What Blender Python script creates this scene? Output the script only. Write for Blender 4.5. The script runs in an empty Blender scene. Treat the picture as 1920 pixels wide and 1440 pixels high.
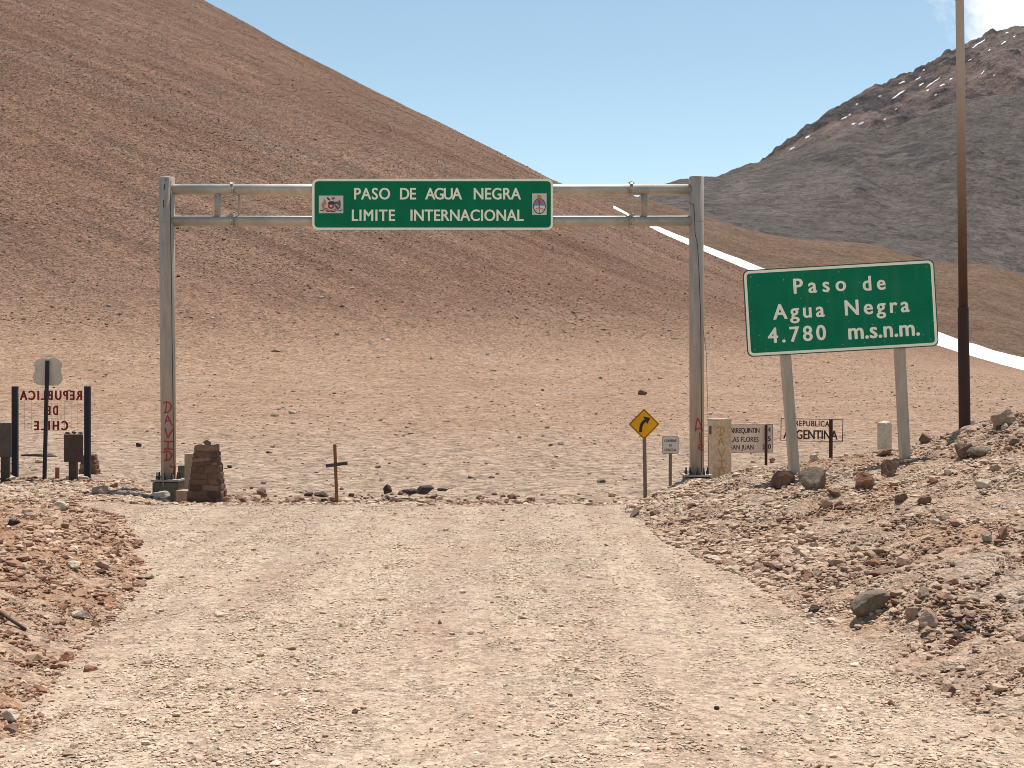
import bpy, bmesh, math, random
import numpy as np
from mathutils import Vector, Matrix, noise as mnoise

rng = np.random.default_rng(11)
random.seed(5)
R = math.radians
scn = bpy.context.scene
col = scn.collection

# ------------------------------------------------------------------ camera, sky, sun, exposure
F = 2400.0                                   # focal length in photo pixels (1920 wide)
CAMZ = 2.0
cam_d = bpy.data.cameras.new("camera")
cam_d.sensor_width = 36.0
cam_d.lens = 45.0
cam_d.clip_start = 0.1
cam_d.clip_end = 30000
cam = bpy.data.objects.new("camera", cam_d)
cam.location = (0, 0, CAMZ)
cam.rotation_euler = (R(90), 0, 0)
col.objects.link(cam)
scn.camera = cam

SUN = Vector((0.13, 0.31, 0.94)).normalized()        # towards the sun: high, a little beyond the gate
SUN_EL = math.asin(SUN.z)
SUN_AZ = math.atan2(SUN.x, SUN.y)
sl = bpy.data.lights.new("sun", 'SUN')
sl.energy = 4.6
sl.angle = R(0.53)
sl.color = (1.0, 0.95, 0.865)
so = bpy.data.objects.new("sun", sl)
so.rotation_euler = SUN.to_track_quat('Z', 'Y').to_euler()
so.location = (0, 0, 60)
col.objects.link(so)

w = bpy.data.worlds.new("World")
scn.world = w
w.use_nodes = True
nt = w.node_tree
nt.nodes.clear()
N = lambda t: nt.nodes.new(t)
out = N('ShaderNodeOutputWorld')
bg = N('ShaderNodeBackground')
sky = N('ShaderNodeTexSky')
sky.sky_type = 'NISHITA'
sky.sun_disc = False
sky.sun_elevation = SUN_EL
sky.sun_rotation = SUN_AZ
sky.altitude = 1500
sky.air_density = 1.0
sky.dust_density = 0.6
sky.ozone_density = 1.6
bg.inputs['Strength'].default_value = 0.103
tc = N('ShaderNodeTexCoord')
# a bright cumulus over the far mountain, in direction space
dirn = Vector(((1915 - 960) / F, 1, (720 - 14) / F)).normalized()
dist = N('ShaderNodeVectorMath'); dist.operation = 'DISTANCE'
dist.inputs[1].default_value = dirn
nrm = N('ShaderNodeVectorMath'); nrm.operation = 'NORMALIZE'
nt.links.new(tc.outputs['Generated'], nrm.inputs[0])
nt.links.new(nrm.outputs[0], dist.inputs[0])
nz = N('ShaderNodeTexNoise')
nz.inputs['Scale'].default_value = 26
nz.inputs['Detail'].default_value = 9
nz.inputs['Roughness'].default_value = 0.66
nz.inputs['Distortion'].default_value = 0.3
nt.links.new(nrm.outputs[0], nz.inputs['Vector'])
m1 = N('ShaderNodeMath'); m1.operation = 'MULTIPLY_ADD'     # noise*0.1 - dist
m1.inputs[1].default_value = 0.17
nt.links.new(nz.outputs['Fac'], m1.inputs[0])
neg = N('ShaderNodeMath'); neg.operation = 'MULTIPLY'; neg.inputs[1].default_value = -1
nt.links.new(dist.outputs['Value'], neg.inputs[0])
nt.links.new(neg.outputs[0], m1.inputs[2])
mr = N('ShaderNodeMapRange')
mr.interpolation_type = 'SMOOTHSTEP'
mr.inputs['From Min'].default_value = 0.020
mr.inputs['From Max'].default_value = 0.078
nt.links.new(m1.outputs[0], mr.inputs['Value'])
mix = N('ShaderNodeMix'); mix.data_type = 'RGBA'
nt.links.new(mr.outputs['Result'], mix.inputs['Factor'])
tint = N('ShaderNodeMix'); tint.data_type = 'RGBA'; tint.blend_type = 'MULTIPLY'
tint.inputs['Factor'].default_value = 1.0
tint.inputs['B'].default_value = (1.37, 1.30, 1.04, 1)
nt.links.new(sky.outputs['Color'], tint.inputs['A'])
nt.links.new(tint.outputs['Result'], mix.inputs['A'])
mix.inputs['B'].default_value = (7.3, 7.4, 7.6, 1)
nt.links.new(mix.outputs['Result'], bg.inputs['Color'])
nt.links.new(bg.outputs[0], out.inputs['Surface'])

scn.view_settings.view_transform = 'Standard'
scn.view_settings.look = 'None'
scn.view_settings.exposure = 0.45
scn.view_settings.gamma = 1.0
scn.cycles.filter_width = 0.95               # crisp like the small digital camera of the photo

# ------------------------------------------------------------------ helpers
def P(px, py, D):
    return Vector(((px - 960) / F * D, D, CAMZ - (py - 720) / F * D))

def link(name, me, m=None, parent=None):
    o = bpy.data.objects.new(name, me)
    col.objects.link(o)
    if m is not None:
        for mm in (m if isinstance(m, (list, tuple)) else [m]):
            me.materials.append(mm)
    if parent is not None:
        o.parent = parent
        o.matrix_parent_inverse = parent.matrix_world.inverted()
    return o

def tag(o, label=None, cat=None, group=None, kind=None):
    if label: o['label'] = label
    if cat: o['category'] = cat
    if group: o['group'] = group
    if kind: o['kind'] = kind
    return o

def thing(name, label, cat, loc, group=None):
    o = bpy.data.objects.new(name, None)
    o.empty_display_size = 0.2
    o.location = loc
    o.matrix_world = Matrix.Translation(loc)
    col.objects.link(o)
    return tag(o, label, cat, group)

def np_mesh(name, verts, tris, smooth=False, attrs=None):
    """mesh from numpy arrays; tris (n,3) or (n,4)"""
    me = bpy.data.meshes.new(name)
    n = tris.shape[1]
    me.vertices.add(len(verts))
    me.vertices.foreach_set('co', np.asarray(verts, np.float32).ravel())
    me.loops.add(tris.size)
    me.loops.foreach_set('vertex_index', tris.astype(np.int32).ravel())
    me.polygons.add(len(tris))
    me.polygons.foreach_set('loop_start', (np.arange(len(tris)) * n).astype(np.int32))
    me.polygons.foreach_set('loop_total', np.full(len(tris), n, np.int32))
    me.polygons.foreach_set('use_smooth', np.full(len(tris), bool(smooth)))
    if attrs:
        for k, (dom, vals) in attrs.items():
            a = me.attributes.new(k, 'FLOAT', dom)
            a.data.foreach_set('value', np.asarray(vals, np.float32))
    me.update(calc_edges=True)
    me.validate()
    return me

class MB:
    """collects shapes into one mesh"""
    def __init__(s):
        s.v = []; s.f = []; s.mi = []; s.sm = []
    def add(s, vs, fs, mi=0, sm=False):
        b = len(s.v)
        s.v += [tuple(v) for v in vs]
        for f in fs:
            s.f.append([b + i for i in f]); s.mi.append(mi); s.sm.append(sm)
        return s
    def box(s, c, size, rot=None, mi=0, taper=1.0, bev=0.0):
        c = Vector(c); hx, hy, hz = size[0] / 2, size[1] / 2, size[2] / 2
        if bev > 0:
            bm = bmesh.new()
            bmesh.ops.create_cube(bm, size=1)
            for v in bm.verts: v.co = Vector((v.co.x * size[0], v.co.y * size[1], v.co.z * size[2]))
            bmesh.ops.bevel(bm, geom=bm.edges[:], offset=bev, segments=2, affect='EDGES', profile=0.6)
            for v in bm.verts:
                if taper != 1.0:
                    k = 1 + (taper - 1) * (v.co.z + hz) / (2 * hz)
                    v.co.x *= k; v.co.y *= k
            bm.verts.index_update()
            vs = [v.co.copy() for v in bm.verts]
            fs = [[v.index for v in f.verts] for f in bm.faces]
            bm.free()
        else:
            vs = [Vector((sx * hx * (taper if sz > 0 else 1), sy * hy * (taper if sz > 0 else 1), sz * hz)) for sz in (-1, 1) for sy in (-1, 1) for sx in (-1, 1)]
            fs = [(0, 2, 3, 1), (4, 5, 7, 6), (0, 1, 5, 4), (2, 6, 7, 3), (0, 4, 6, 2), (1, 3, 7, 5)]
        if rot is not None: vs = [rot @ v for v in vs]
        return s.add([v + c for v in vs], fs, mi)
    def tube(s, pts, r, n=12, cap=True, mi=0, sm=True):
        pts = [Vector(p) for p in pts]
        rs = r if isinstance(r, (list, tuple)) else [r] * len(pts)
        b = len(s.v)
        prev = None
        for i, p in enumerate(pts):
            a = pts[min(i + 1, len(pts) - 1)] - pts[max(i - 1, 0)]
            a.normalize()
            if prev is None:
                up = Vector((0, 0, 1)) if abs(a.z) < 0.9 else Vector((0, 1, 0))
                e1 = a.cross(up).normalized()
            else:
                e1 = (prev - a * prev.dot(a)).normalized()
            prev = e1
            e2 = a.cross(e1)
            for k in range(n):
                t = 2 * math.pi * k / n
                s.v.append(tuple(p + (e1 * math.cos(t) + e2 * math.sin(t)) * rs[i]))
        for i in range(len(pts) - 1):
            for k in range(n):
                k2 = (k + 1) % n
                s.f.append([b + i * n + k, b + i * n + k2, b + (i + 1) * n + k2, b + (i + 1) * n + k]); s.mi.append(mi); s.sm.append(sm)
        if cap:
            s.f.append([b + k for k in range(n)][::-1]); s.mi.append(mi); s.sm.append(False)
            e = b + (len(pts) - 1) * n
            s.f.append([e + k for k in range(n)]); s.mi.append(mi); s.sm.append(False)
        return s
    def poly(s, pts, M, depth=0.004, mi=0):
        """flat outline pts (2D, counter-clockwise) placed by matrix M (x,y in the plane, z out of it), given thickness"""
        n = len(pts)
        vs = [M @ Vector((p[0], p[1], depth)) for p in pts] + [M @ Vector((p[0], p[1], 0)) for p in pts]
        fs = [list(range(n)), list(range(2 * n - 1, n - 1, -1))]
        for i in range(n):
            j = (i + 1) % n
            fs.append([i, n + i, n + j, j])
        return s.add(vs, fs, mi)
    def build(s, name, m=None, parent=None):
        me = bpy.data.meshes.new(name)
        me.from_pydata(s.v, [], s.f)
        me.polygons.foreach_set('material_index', s.mi)
        me.polygons.foreach_set('use_smooth', s.sm)
        me.update()
        bm = bmesh.new(); bm.from_mesh(me)
        bmesh.ops.recalc_face_normals(bm, faces=bm.faces[:])
        bm.to_mesh(me); bm.free()
        return link(name, me, m, parent)

def rrect(w, h, r, n=5):
    pts = []
    for cx, cy, a0 in ((w / 2 - r, h / 2 - r, 0), (-w / 2 + r, h / 2 - r, 90), (-w / 2 + r, -h / 2 + r, 180), (w / 2 - r, -h / 2 + r, 270)):
        for k in range(n + 1):
            a = R(a0 + 90 * k / n)
            pts.append((cx + r * math.cos(a), cy + r * math.sin(a)))
    return pts

def ring(mb, outer, inner, M, depth, mi=0):
    """a flat border between two outlines with the same number of points"""
    n = len(outer)
    vs = [M @ Vector((p[0], p[1], z)) for z in (depth, 0) for p in outer + inner]
    fs = []
    for i in range(n):
        j = (i + 1) % n
        fs += [[i, j, n + j, n + i], [2 * n + i, 3 * n + i, 3 * n + j, 2 * n + j], [i, 2 * n + i, 2 * n + j, j], [n + i, n + j, 3 * n + j, 3 * n + i]]
    return mb.add(vs, fs, mi)

def ribbon(mb, pts, wd, M, depth=0.003, mi=0):
    """a painted stroke: polyline pts (2D) of width wd placed by M (callable or matrix)"""
    f = M if callable(M) else (lambda x, y, z: M @ Vector((x, y, z)))
    pts = [Vector(p) for p in pts]
    L = []; Rr = []
    for i, p in enumerate(pts):
        d = (pts[min(i + 1, len(pts) - 1)] - pts[max(i - 1, 0)]).normalized()
        nn = Vector((-d.y, d.x)) * wd / 2
        L.append(p + nn); Rr.append(p - nn)
    n = len(pts)
    vs = [f(p.x, p.y, depth) for p in L] + [f(p.x, p.y, depth) for p in Rr] + [f(p.x, p.y, 0.0) for p in L] + [f(p.x, p.y, 0.0) for p in Rr]
    fs = []
    for i in range(n - 1):
        fs += [[i, i + 1, n + i + 1, n + i], [i, 2 * n + i, 2 * n + i + 1, i + 1], [n + i, n + i + 1, 3 * n + i + 1, 3 * n + i]]
    fs += [[0, n, 3 * n, 2 * n], [n - 1, 3 * n - 1, 4 * n - 1, 2 * n - 1]]
    return mb.add(vs, fs, mi)

def text_geo(body, bold, space):
    cu = bpy.data.curves.new("t", 'FONT')
    cu.body = body; cu.size = 1.0; cu.offset = bold; cu.space_character = space
    cu.resolution_u = 4
    o = bpy.data.objects.new("t", cu)
    col.objects.link(o)
    dg = bpy.context.evaluated_depsgraph_get()
    dg.update()
    me = bpy.data.meshes.new_from_object(o.evaluated_get(dg))
    vs = np.array([v.co[:] for v in me.vertices]) if len(me.vertices) else np.zeros((0, 3))
    fs = [list(p.vertices) for p in me.polygons]
    bpy.data.objects.remove(o); bpy.data.curves.remove(cu); bpy.data.meshes.remove(me)
    return vs, fs

_cap = {}
def lettering(name, body, x0, x1, yb, cap, M, m, parent, bold=0.018, narrow=1.0, depth=0.004, mirror=False, shear=0.0):
    """letters from x0 to x1 on the baseline yb with capitals cap tall, in the plane of M"""
    if 0 not in _cap:
        h, _ = text_geo('H', 0.0, 1.0)
        _cap[0] = (h[:, 1].min(), h[:, 1].max())
    c0, c1 = _cap[0]
    sy = cap / (c1 - c0)
    want = (x1 - x0) / (sy * narrow)
    sp = 1.0
    if len(body) > 1:
        a, _ = text_geo(body, 0.0, 1.0); b, _ = text_geo(body, 0.0, 1.5)
        wa, wb = np.ptp(a[:, 0]), np.ptp(b[:, 0])
        sp = min(2.2, max(0.78, 1.0 + (want - wa) / max(1e-6, (wb - wa)) * 0.5))
    vs, fs = text_geo(body, 0.0, sp)
    mn, mx = vs[:, 0].min(), vs[:, 0].max()
    e = bold * sy
    sx = (x1 - x0 - 2 * e) / (mx - mn)
    X0_ = x0 + e + (vs[:, 0] - mn) * sx
    Y0_ = yb + e * 0.6 + (vs[:, 1] - c0) * sy * (1 - 1.2 * bold / (c1 - c0))
    n = len(vs)
    ec = {}
    for f in fs:
        for i in range(len(f)):
            ee = (f[i], f[(i + 1) % len(f)])
            ec[ee] = ec.get(ee, 0) + 1
    rim = [[a, a + n, b + n, b] for (a, b) in ec if (b, a) not in ec]
    allv = []; allf = []
    offs = [(0, 0)] if bold == 0 else [(-1, 0), (1, 0), (0, -.6), (0, .6), (-.7, -.45), (.7, .45), (-.7, .45), (.7, -.45)]
    for q, (ox, oy) in enumerate(offs):
        X = X0_ + ox * e; Y = Y0_ + oy * e
        if mirror: X = x0 + x1 - X
        dz = depth - q * min(0.0004, depth / 12)
        b0 = len(allv)
        allv += [M @ Vector((X[i], Y[i], dz)) for i in range(n)] + [M @ Vector((X[i], Y[i], 0.0002 * q)) for i in range(n)]
        ff = fs + [[i + n for i in f[::-1]] for f in fs] + rim
        if mirror: ff = [f[::-1] for f in ff]
        allf += [[i + b0 for i in f] for f in ff]
    mb = MB(); mb.add(allv, allf)
    me = bpy.data.meshes.new(name)
    me.from_pydata(mb.v, [], mb.f)
    me.update()
    return link(name, me, m, parent)

def plane_M(c, xdir=(1, 0, 0), roll=0.0, yaw=0.0):
    """x right, y up, z towards the camera side (-Y)"""
    B = Matrix(((1, 0, 0, 0), (0, 0, -1, 0), (0, 1, 0, 0), (0, 0, 0, 1)))
    return Matrix.Translation(c) @ Matrix.Rotation(yaw, 4, 'Z') @ B @ Matrix.Rotation(roll, 4, 'Z')

# ------------------------------------------------------------------ materials
def new_mat(name, rough=0.9, metal=0.0, spec=0.3):
    m = bpy.data.materials.new(name)
    m.use_nodes = True
    b = m.node_tree.nodes['Principled BSDF']
    b.inputs['Roughness'].default_value = rough
    b.inputs['Metallic'].default_value = metal
    b.inputs['Specular IOR Level'].default_value = spec
    return m, m.node_tree, b

def node(t, kind, **kw):
    n = t.nodes.new(kind)
    for k, v in kw.items():
        if k in n.inputs: n.inputs[k].default_value = v
        else: setattr(n, k, v)
    return n

def ramp(t, src, stops, interp='LINEAR'):
    r = t.nodes.new('ShaderNodeValToRGB')
    r.color_ramp.interpolation = interp
    el = r.color_ramp.elements
    while len(el) < len(stops): el.new(0.5)
    for e, (p, c) in zip(el, stops):
        e.position = p; e.color = (c[0], c[1], c[2], 1)
    t.links.new(src, r.inputs[0])
    return r.outputs[0]

def mixc(t, fac, a, b, mode='MIX'):
    n = t.nodes.new('ShaderNodeMix'); n.data_type = 'RGBA'; n.blend_type = mode
    for s, v in ((n.inputs[0], fac), (n.inputs[6], a), (n.inputs[7], b)):
        if hasattr(v, 'is_output'): t.links.new(v, s)
        elif isinstance(v, (int, float)): s.default_value = v
        else: s.default_value = (v[0], v[1], v[2], 1)
    return n.outputs[2]

def math_(t, op, a, b=0.0, c=0.0, clamp=False):
    n = t.nodes.new('ShaderNodeMath'); n.operation = op; n.use_clamp = clamp
    for s, v in zip(n.inputs, (a, b, c)):
        if hasattr(v, 'is_output'): t.links.new(v, s)
        else: s.default_value = v
    return n.outputs[0]

def maprange(t, v, a, b, c=0.0, d=1.0):
    n = t.nodes.new('ShaderNodeMapRange')
    t.links.new(v, n.inputs[0])
    for i, x in enumerate((a, b, c, d)): n.inputs[i + 1].default_value = x
    return n.outputs[0]

def coords(t, kind='Object', scale=(1, 1, 1), rot=(0, 0, 0)):
    c = t.nodes.new('ShaderNodeTexCoord')
    mp = t.nodes.new('ShaderNodeMapping')
    mp.inputs['Scale'].default_value = scale
    mp.inputs['Rotation'].default_value = rot
    t.links.new(c.outputs[kind], mp.inputs['Vector'])
    return mp.outputs[0]

def tex(t, kind, vec, scale, out=0, **kw):
    n = node(t, kind, **kw)
    n.inputs['Scale'].default_value = scale
    t.links.new(vec, n.inputs['Vector'])
    return n.outputs[out]

def bump(t, b, h, strength=0.5, dist=0.02):
    n = t.nodes.new('ShaderNodeBump')
    n.inputs['Strength'].default_value = strength
    n.inputs['Distance'].default_value = dist
    t.links.new(h, n.inputs['Height'])
    t.links.new(n.outputs[0], b.inputs['Normal'])

def sep(t, c, i=0):
    n = t.nodes.new('ShaderNodeSeparateColor')
    t.links.new(c, n.inputs[0])
    return n.outputs[i]

def attr(t, name):
    n = t.nodes.new('ShaderNodeAttribute'); n.attribute_name = name
    return n.outputs['Fac']

def stones_layer(t, vec, scales, weights, off=0.5):
    """sum of random per-cell values at several sizes, about 0"""
    acc = None
    for sc, wgt in zip(scales, weights):
        c = tex(t, 'ShaderNodeTexVoronoi', vec, sc, out=1)
        v = math_(t, 'MULTIPLY_ADD', sep(t, c, 0), wgt, -wgt * off)
        acc = v if acc is None else math_(t, 'ADD', acc, v)
    return acc

def solid(name, c, rough=0.6, metal=0.0, spec=0.4, var=0.12, scale=6.0, bmp=0.0):
    """plain paint or metal with slight uneven tone"""
    m, t, b = new_mat(name, rough, metal, spec)
    v = coords(t)
    n = tex(t, 'ShaderNodeTexNoise', v, scale, Detail=6.0, Roughness=0.65)
    lo = [x * (1 - var) for x in c]; hi = [min(1, x * (1 + var)) for x in c]
    t.links.new(ramp(t, n, ((0.3, lo), (0.7, hi))), b.inputs['Base Color'])
    if bmp: bump(t, b, n, bmp, 0.01)
    return m

# bare compacted road gravel
def mat_road():
    m, t, b = new_mat('road_gravel', 0.95, 0, 0.15)
    v = coords(t)
    vs = coords(t, scale=(1, 0.07, 1))
    big = tex(t, 'ShaderNodeTexNoise', v, 0.55, Detail=5.0, Roughness=0.6)
    trk = tex(t, 'ShaderNodeTexNoise', vs, 1.7, Detail=4.0, Roughness=0.6)
    base = ramp(t, big, ((0.25, (0.375, 0.248, 0.176)), (0.5, (0.405, 0.29, 0.215)), (0.75, (0.41, 0.312, 0.245))))
    base = mixc(t, math_(t, 'MULTIPLY', maprange(t, trk, 0.40, 0.60), 0.85), base, (0.495, 0.374, 0.275))
    cells = stones_layer(t, v, (16, 38, 85), (0.75, 0.8, 0.6))
    patch = tex(t, 'ShaderNodeTexNoise', v, 1.6, Detail=4.0)
    amt = maprange(t, patch, 0.38, 0.6, 0.6, 1.0)
    k = math_(t, 'MULTIPLY_ADD', math_(t, 'MULTIPLY', cells, amt), 0.68, 1.0)
    hsv = t.nodes.new('ShaderNodeHueSaturation')
    t.links.new(base, hsv.inputs['Color']); t.links.new(k, hsv.inputs['Value'])
    t.links.new(hsv.outputs[0], b.inputs['Base Color'])
    d1 = tex(t, 'ShaderNodeTexVoronoi', v, 26, out=0)
    d2 = tex(t, 'ShaderNodeTexVoronoi', v, 60, out=0)
    h = math_(t, 'ADD', math_(t, 'MULTIPLY', d1, -1.0), math_(t, 'MULTIPLY', d2, -0.6))
    h = math_(t, 'ADD', h, math_(t, 'MULTIPLY', cells, 0.8))
    bump(t, b, math_(t, 'MULTIPLY', h, amt), 0.85, 0.022)
    return m

# earth and rubble of the banks
def mat_bank():
    m, t, b = new_mat('bank_earth', 0.95, 0, 0.15)
    v = coords(t)
    big = tex(t, 'ShaderNodeTexNoise', v, 0.7, Detail=5.0, Roughness=0.6)
    sx = t.nodes.new('ShaderNodeSeparateXYZ'); t.links.new(v, sx.inputs[0])
    side = math_(t, 'MULTIPLY', math_(t, 'LESS_THAN', sx.outputs[0], 0.0), -0.07)      # the left spoil is redder earth
    big = math_(t, 'ADD', big, side)
    base = ramp(t, big, ((0.33, (0.34, 0.178, 0.10)), (0.43, (0.38, 0.25, 0.17)), (0.6, (0.395, 0.288, 0.212)), (0.75, (0.385, 0.29, 0.222))))
    cells = stones_layer(t, v, (9, 22, 55), (0.9, 0.8, 0.6))
    k = math_(t, 'MULTIPLY_ADD', cells, 0.5, 1.0)
    hsv = t.nodes.new('ShaderNodeHueSaturation')
    t.links.new(base, hsv.inputs['Color']); t.links.new(k, hsv.inputs['Value'])
    t.links.new(hsv.outputs[0], b.inputs['Base Color'])
    d1 = tex(t, 'ShaderNodeTexVoronoi', v, 14, out=0)
    d2 = tex(t, 'ShaderNodeTexVoronoi', v, 40, out=0)
    h = math_(t, 'ADD', math_(t, 'MULTIPLY', d1, -1.0), math_(t, 'MULTIPLY', d2, -0.6))
    bump(t, b, math_(t, 'ADD', h, cells), 0.9, 0.04)
    return m

# plain and the big scree cone
def mat_scree():
    m, t, b = new_mat('scree', 0.95, 0, 0.1)
    v = coords(t)
    hgt = attr(t, 'up')                       # how far up the scree: the plain is paler dust
    ss = t.nodes.new('ShaderNodeTexCoord')
    mp = t.nodes.new('ShaderNodeMapping'); mp.inputs['Scale'].default_value = (0.55, 0.03, 1)
    uv = t.nodes.new('ShaderNodeUVMap'); uv.uv_map = 'flow'
    t.links.new(uv.outputs[0], mp.inputs['Vector'])
    streak = tex(t, 'ShaderNodeTexNoise', mp.outputs[0], 1.0, Detail=5.0, Roughness=0.62, Distortion=0.4)
    big = tex(t, 'ShaderNodeTexNoise', v, 0.022, Detail=6.0, Roughness=0.6)
    mid = tex(t, 'ShaderNodeTexNoise', v, 0.16, Detail=5.0, Roughness=0.65)
    low = ramp(t, mid, ((0.35, (0.24, 0.15, 0.099)), (0.55, (0.27, 0.173, 0.118)), (0.7, (0.28, 0.192, 0.138))))
    high = ramp(t, big, ((0.3, (0.138, 0.076, 0.050)), (0.5, (0.160, 0.089, 0.060)), (0.7, (0.178, 0.106, 0.074))))
    hh = math_(t, 'ADD', hgt, math_(t, 'MULTIPLY_ADD', mid, 0.35, -0.175))
    base = mixc(t, maprange(t, hh, 0.12, 0.42), low, high)
    # grey bare band close behind the gate
    gry = math_(t, 'MULTIPLY', maprange(t, attr(t, 'near'), 0.0, 1.0), 0.6)
    base = mixc(t, gry, base, (0.275, 0.212, 0.162))
    sf = maprange(t, streak, 0.33, 0.68, 0.68, 1.2)
    sfm = math_(t, 'MULTIPLY_ADD', math_(t, 'SUBTRACT', sf, 1.0), maprange(t, hgt, 0.15, 0.6), 1.0)
    s2 = t.nodes.new('ShaderNodeMapping'); s2.inputs['Scale'].default_value = (0.16, 0.02, 1); s2.inputs['Location'].default_value = (7.3, 2.1, 0)
    t.links.new(uv.outputs[0], s2.inputs['Vector'])
    gband = tex(t, 'ShaderNodeTexNoise', s2.outputs[0], 1.0, Detail=6.0, Roughness=0.65)
    base = mixc(t, math_(t, 'MULTIPLY', maprange(t, gband, 0.5, 0.7, 0, 0.5), maprange(t, hgt, 0.3, 0.7)), base, (0.165, 0.118, 0.09))
    cells = stones_layer(t, v, (1.9, 3.6, 7.0, 14.0), (0.35, 0.95, 1.3, 1.1))
    k = math_(t, 'MULTIPLY', math_(t, 'MULTIPLY_ADD', cells, math_(t, 'MULTIPLY_ADD', hgt, 0.42, 0.5), 1.0), sfm)
    hsv = t.nodes.new('ShaderNodeHueSaturation')
    t.links.new(base, hsv.inputs['Color']); t.links.new(k, hsv.inputs['Value'])
    t.links.new(hsv.outputs[0], b.inputs['Base Color'])
    d1 = tex(t, 'ShaderNodeTexVoronoi', v, 2.4, out=0)
    d2 = tex(t, 'ShaderNodeTexVoronoi', v, 7.5, out=0)
    h = math_(t, 'ADD', math_(t, 'MULTIPLY', d1, -1.0), math_(t, 'MULTIPLY', d2, -0.45))
    bump(t, b, math_(t, 'MULTIPLY', h, maprange(t, hgt, 0.0, 0.45, 0.22, 1.0)), 0.75, 0.14)
    return m

def mat_far(name, c_lo, c_hi, c_rock, sc, rock_lo=0.58, rock_hi=0.7, warm=None, streak=0.0):
    m, t, b = new_mat(name, 0.95, 0, 0.1)
    v = coords(t)
    big = tex(t, 'ShaderNodeTexNoise', v, sc, Detail=8.0, Roughness=0.65)
    base = ramp(t, big, ((0.35, c_lo), (0.65, c_hi)))
    if warm:
        wn = tex(t, 'ShaderNodeTexNoise', v, sc * 0.6, Detail=4.0)
        base = mixc(t, maprange(t, wn, 0.5, 0.7), base, warm)
    rk = attr(t, 'rock')
    if streak:                                 # fall lines of the scree, slanting across the flank
        r1 = coords(t, rot=(0, R(38), 0))
        mp = t.nodes.new('ShaderNodeMapping'); mp.inputs['Scale'].default_value = (0.16, 0.05, 1.0)
        t.links.new(r1, mp.inputs['Vector'])
        sn = tex(t, 'ShaderNodeTexNoise', mp.outputs[0], sc * 7, Detail=6.0, Roughness=0.65)
        base = mixc(t, 1.0, base, ramp(t, sn, ((0.3, (1 - streak,) * 3), (0.7, (1 + streak * 0.6,) * 3))), 'MULTIPLY')
    rn = tex(t, 'ShaderNodeTexNoise', v, sc * 6, Detail=5.0, Roughness=0.7)
    base = mixc(t, maprange(t, math_(t, 'ADD', rk, math_(t, 'MULTIPLY_ADD', rn, 0.5, -0.25)), rock_lo, rock_hi), base, c_rock)
    cells = stones_layer(t, v, (sc * 9, sc * 26, sc * 70), (0.45, 0.7, 0.7))
    k = math_(t, 'MULTIPLY_ADD', cells, 0.75, 1.0)
    hsv = t.nodes.new('ShaderNodeHueSaturation')
    t.links.new(base, hsv.inputs['Color']); t.links.new(k, hsv.inputs['Value'])
    t.links.new(hsv.outputs[0], b.inputs['Base Color'])
    vv = coords(t, rot=(0, R(38), 0))
    ms_ = t.nodes.new('ShaderNodeMapping'); ms_.inputs['Scale'].default_value = (0.22, 0.04, 1.0) if streak else (1, 1, 1)
    t.links.new(vv, ms_.inputs['Vector'])
    cr = tex(t, 'ShaderNodeTexNoise', ms_.outputs[0], sc * 12, Detail=9.0, Roughness=0.72)
    bump(t, b, cr, 1.0, 0.9 / sc * 0.06)
    return m

def mat_stone(name, stops, sc=9.0):
    """loose stones; 'tone' picks the colour of each stone"""
    m, t, b = new_mat(name, 0.92, 0, 0.2)
    v = coords(t)
    n = tex(t, 'ShaderNodeTexNoise', v, sc, Detail=5.0, Roughness=0.65)
    tone = attr(t, 'tone')
    c = ramp(t, tone, stops)
    k = maprange(t, n, 0.3, 0.7, 0.78, 1.18)
    hsv = t.nodes.new('ShaderNodeHueSaturation')
    t.links.new(c, hsv.inputs['Color']); t.links.new(k, hsv.inputs['Value'])
    t.links.new(hsv.outputs[0], b.inputs['Base Color'])
    bump(t, b, n, 0.4, 0.02)
    return m

def mat_rock(name, a, bb, sc=5.0):
    m, t, b = new_mat(name, 0.92, 0, 0.2)
    v = coords(t)
    n = tex(t, 'ShaderNodeTexNoise', v, sc, Detail=7.0, Roughness=0.68)
    n2 = tex(t, 'ShaderNodeTexNoise', v, sc * 7, Detail=4.0, Roughness=0.7)
    c = ramp(t, n, ((0.33, a), (0.68, bb)))
    k = maprange(t, n2, 0.3, 0.7, 0.75, 1.2)
    hsv = t.nodes.new('ShaderNodeHueSaturation')
    t.links.new(c, hsv.inputs['Color']); t.links.new(k, hsv.inputs['Value'])
    t.links.new(hsv.outputs[0], b.inputs['Base Color'])
    bump(t, b, math_(t, 'ADD', n, math_(t, 'MULTIPLY', n2, 0.4)), 0.6, 0.04)
    return m

def mat_galv(name, c, metal, rough, streaks=True):
    m, t, b = new_mat(name, rough, metal, 0.5)
    v = coords(t, scale=(6, 6, 0.8) if streaks else (1, 1, 1))
    n = tex(t, 'ShaderNodeTexNoise', v, 2.2, Detail=6.0, Roughness=0.65)
    v2 = coords(t)
    n2 = tex(t, 'ShaderNodeTexNoise', v2, 9, Detail=5.0, Roughness=0.7)
    base = ramp(t, n, ((0.3, [x * 0.78 for x in c]), (0.7, [x * 1.15 for x in c])))
    spots = maprange(t, n2, 0.68, 0.74)
    base = mixc(t, math_(t, 'MULTIPLY', spots, 0.75), base, (0.10, 0.075, 0.06))
    t.links.new(base, b.inputs['Base Color'])
    t.links.new(maprange(t, n2, 0.3, 0.7, rough * 0.85, min(1, rough * 1.2)), b.inputs['Roughness'])
    return m

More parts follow.
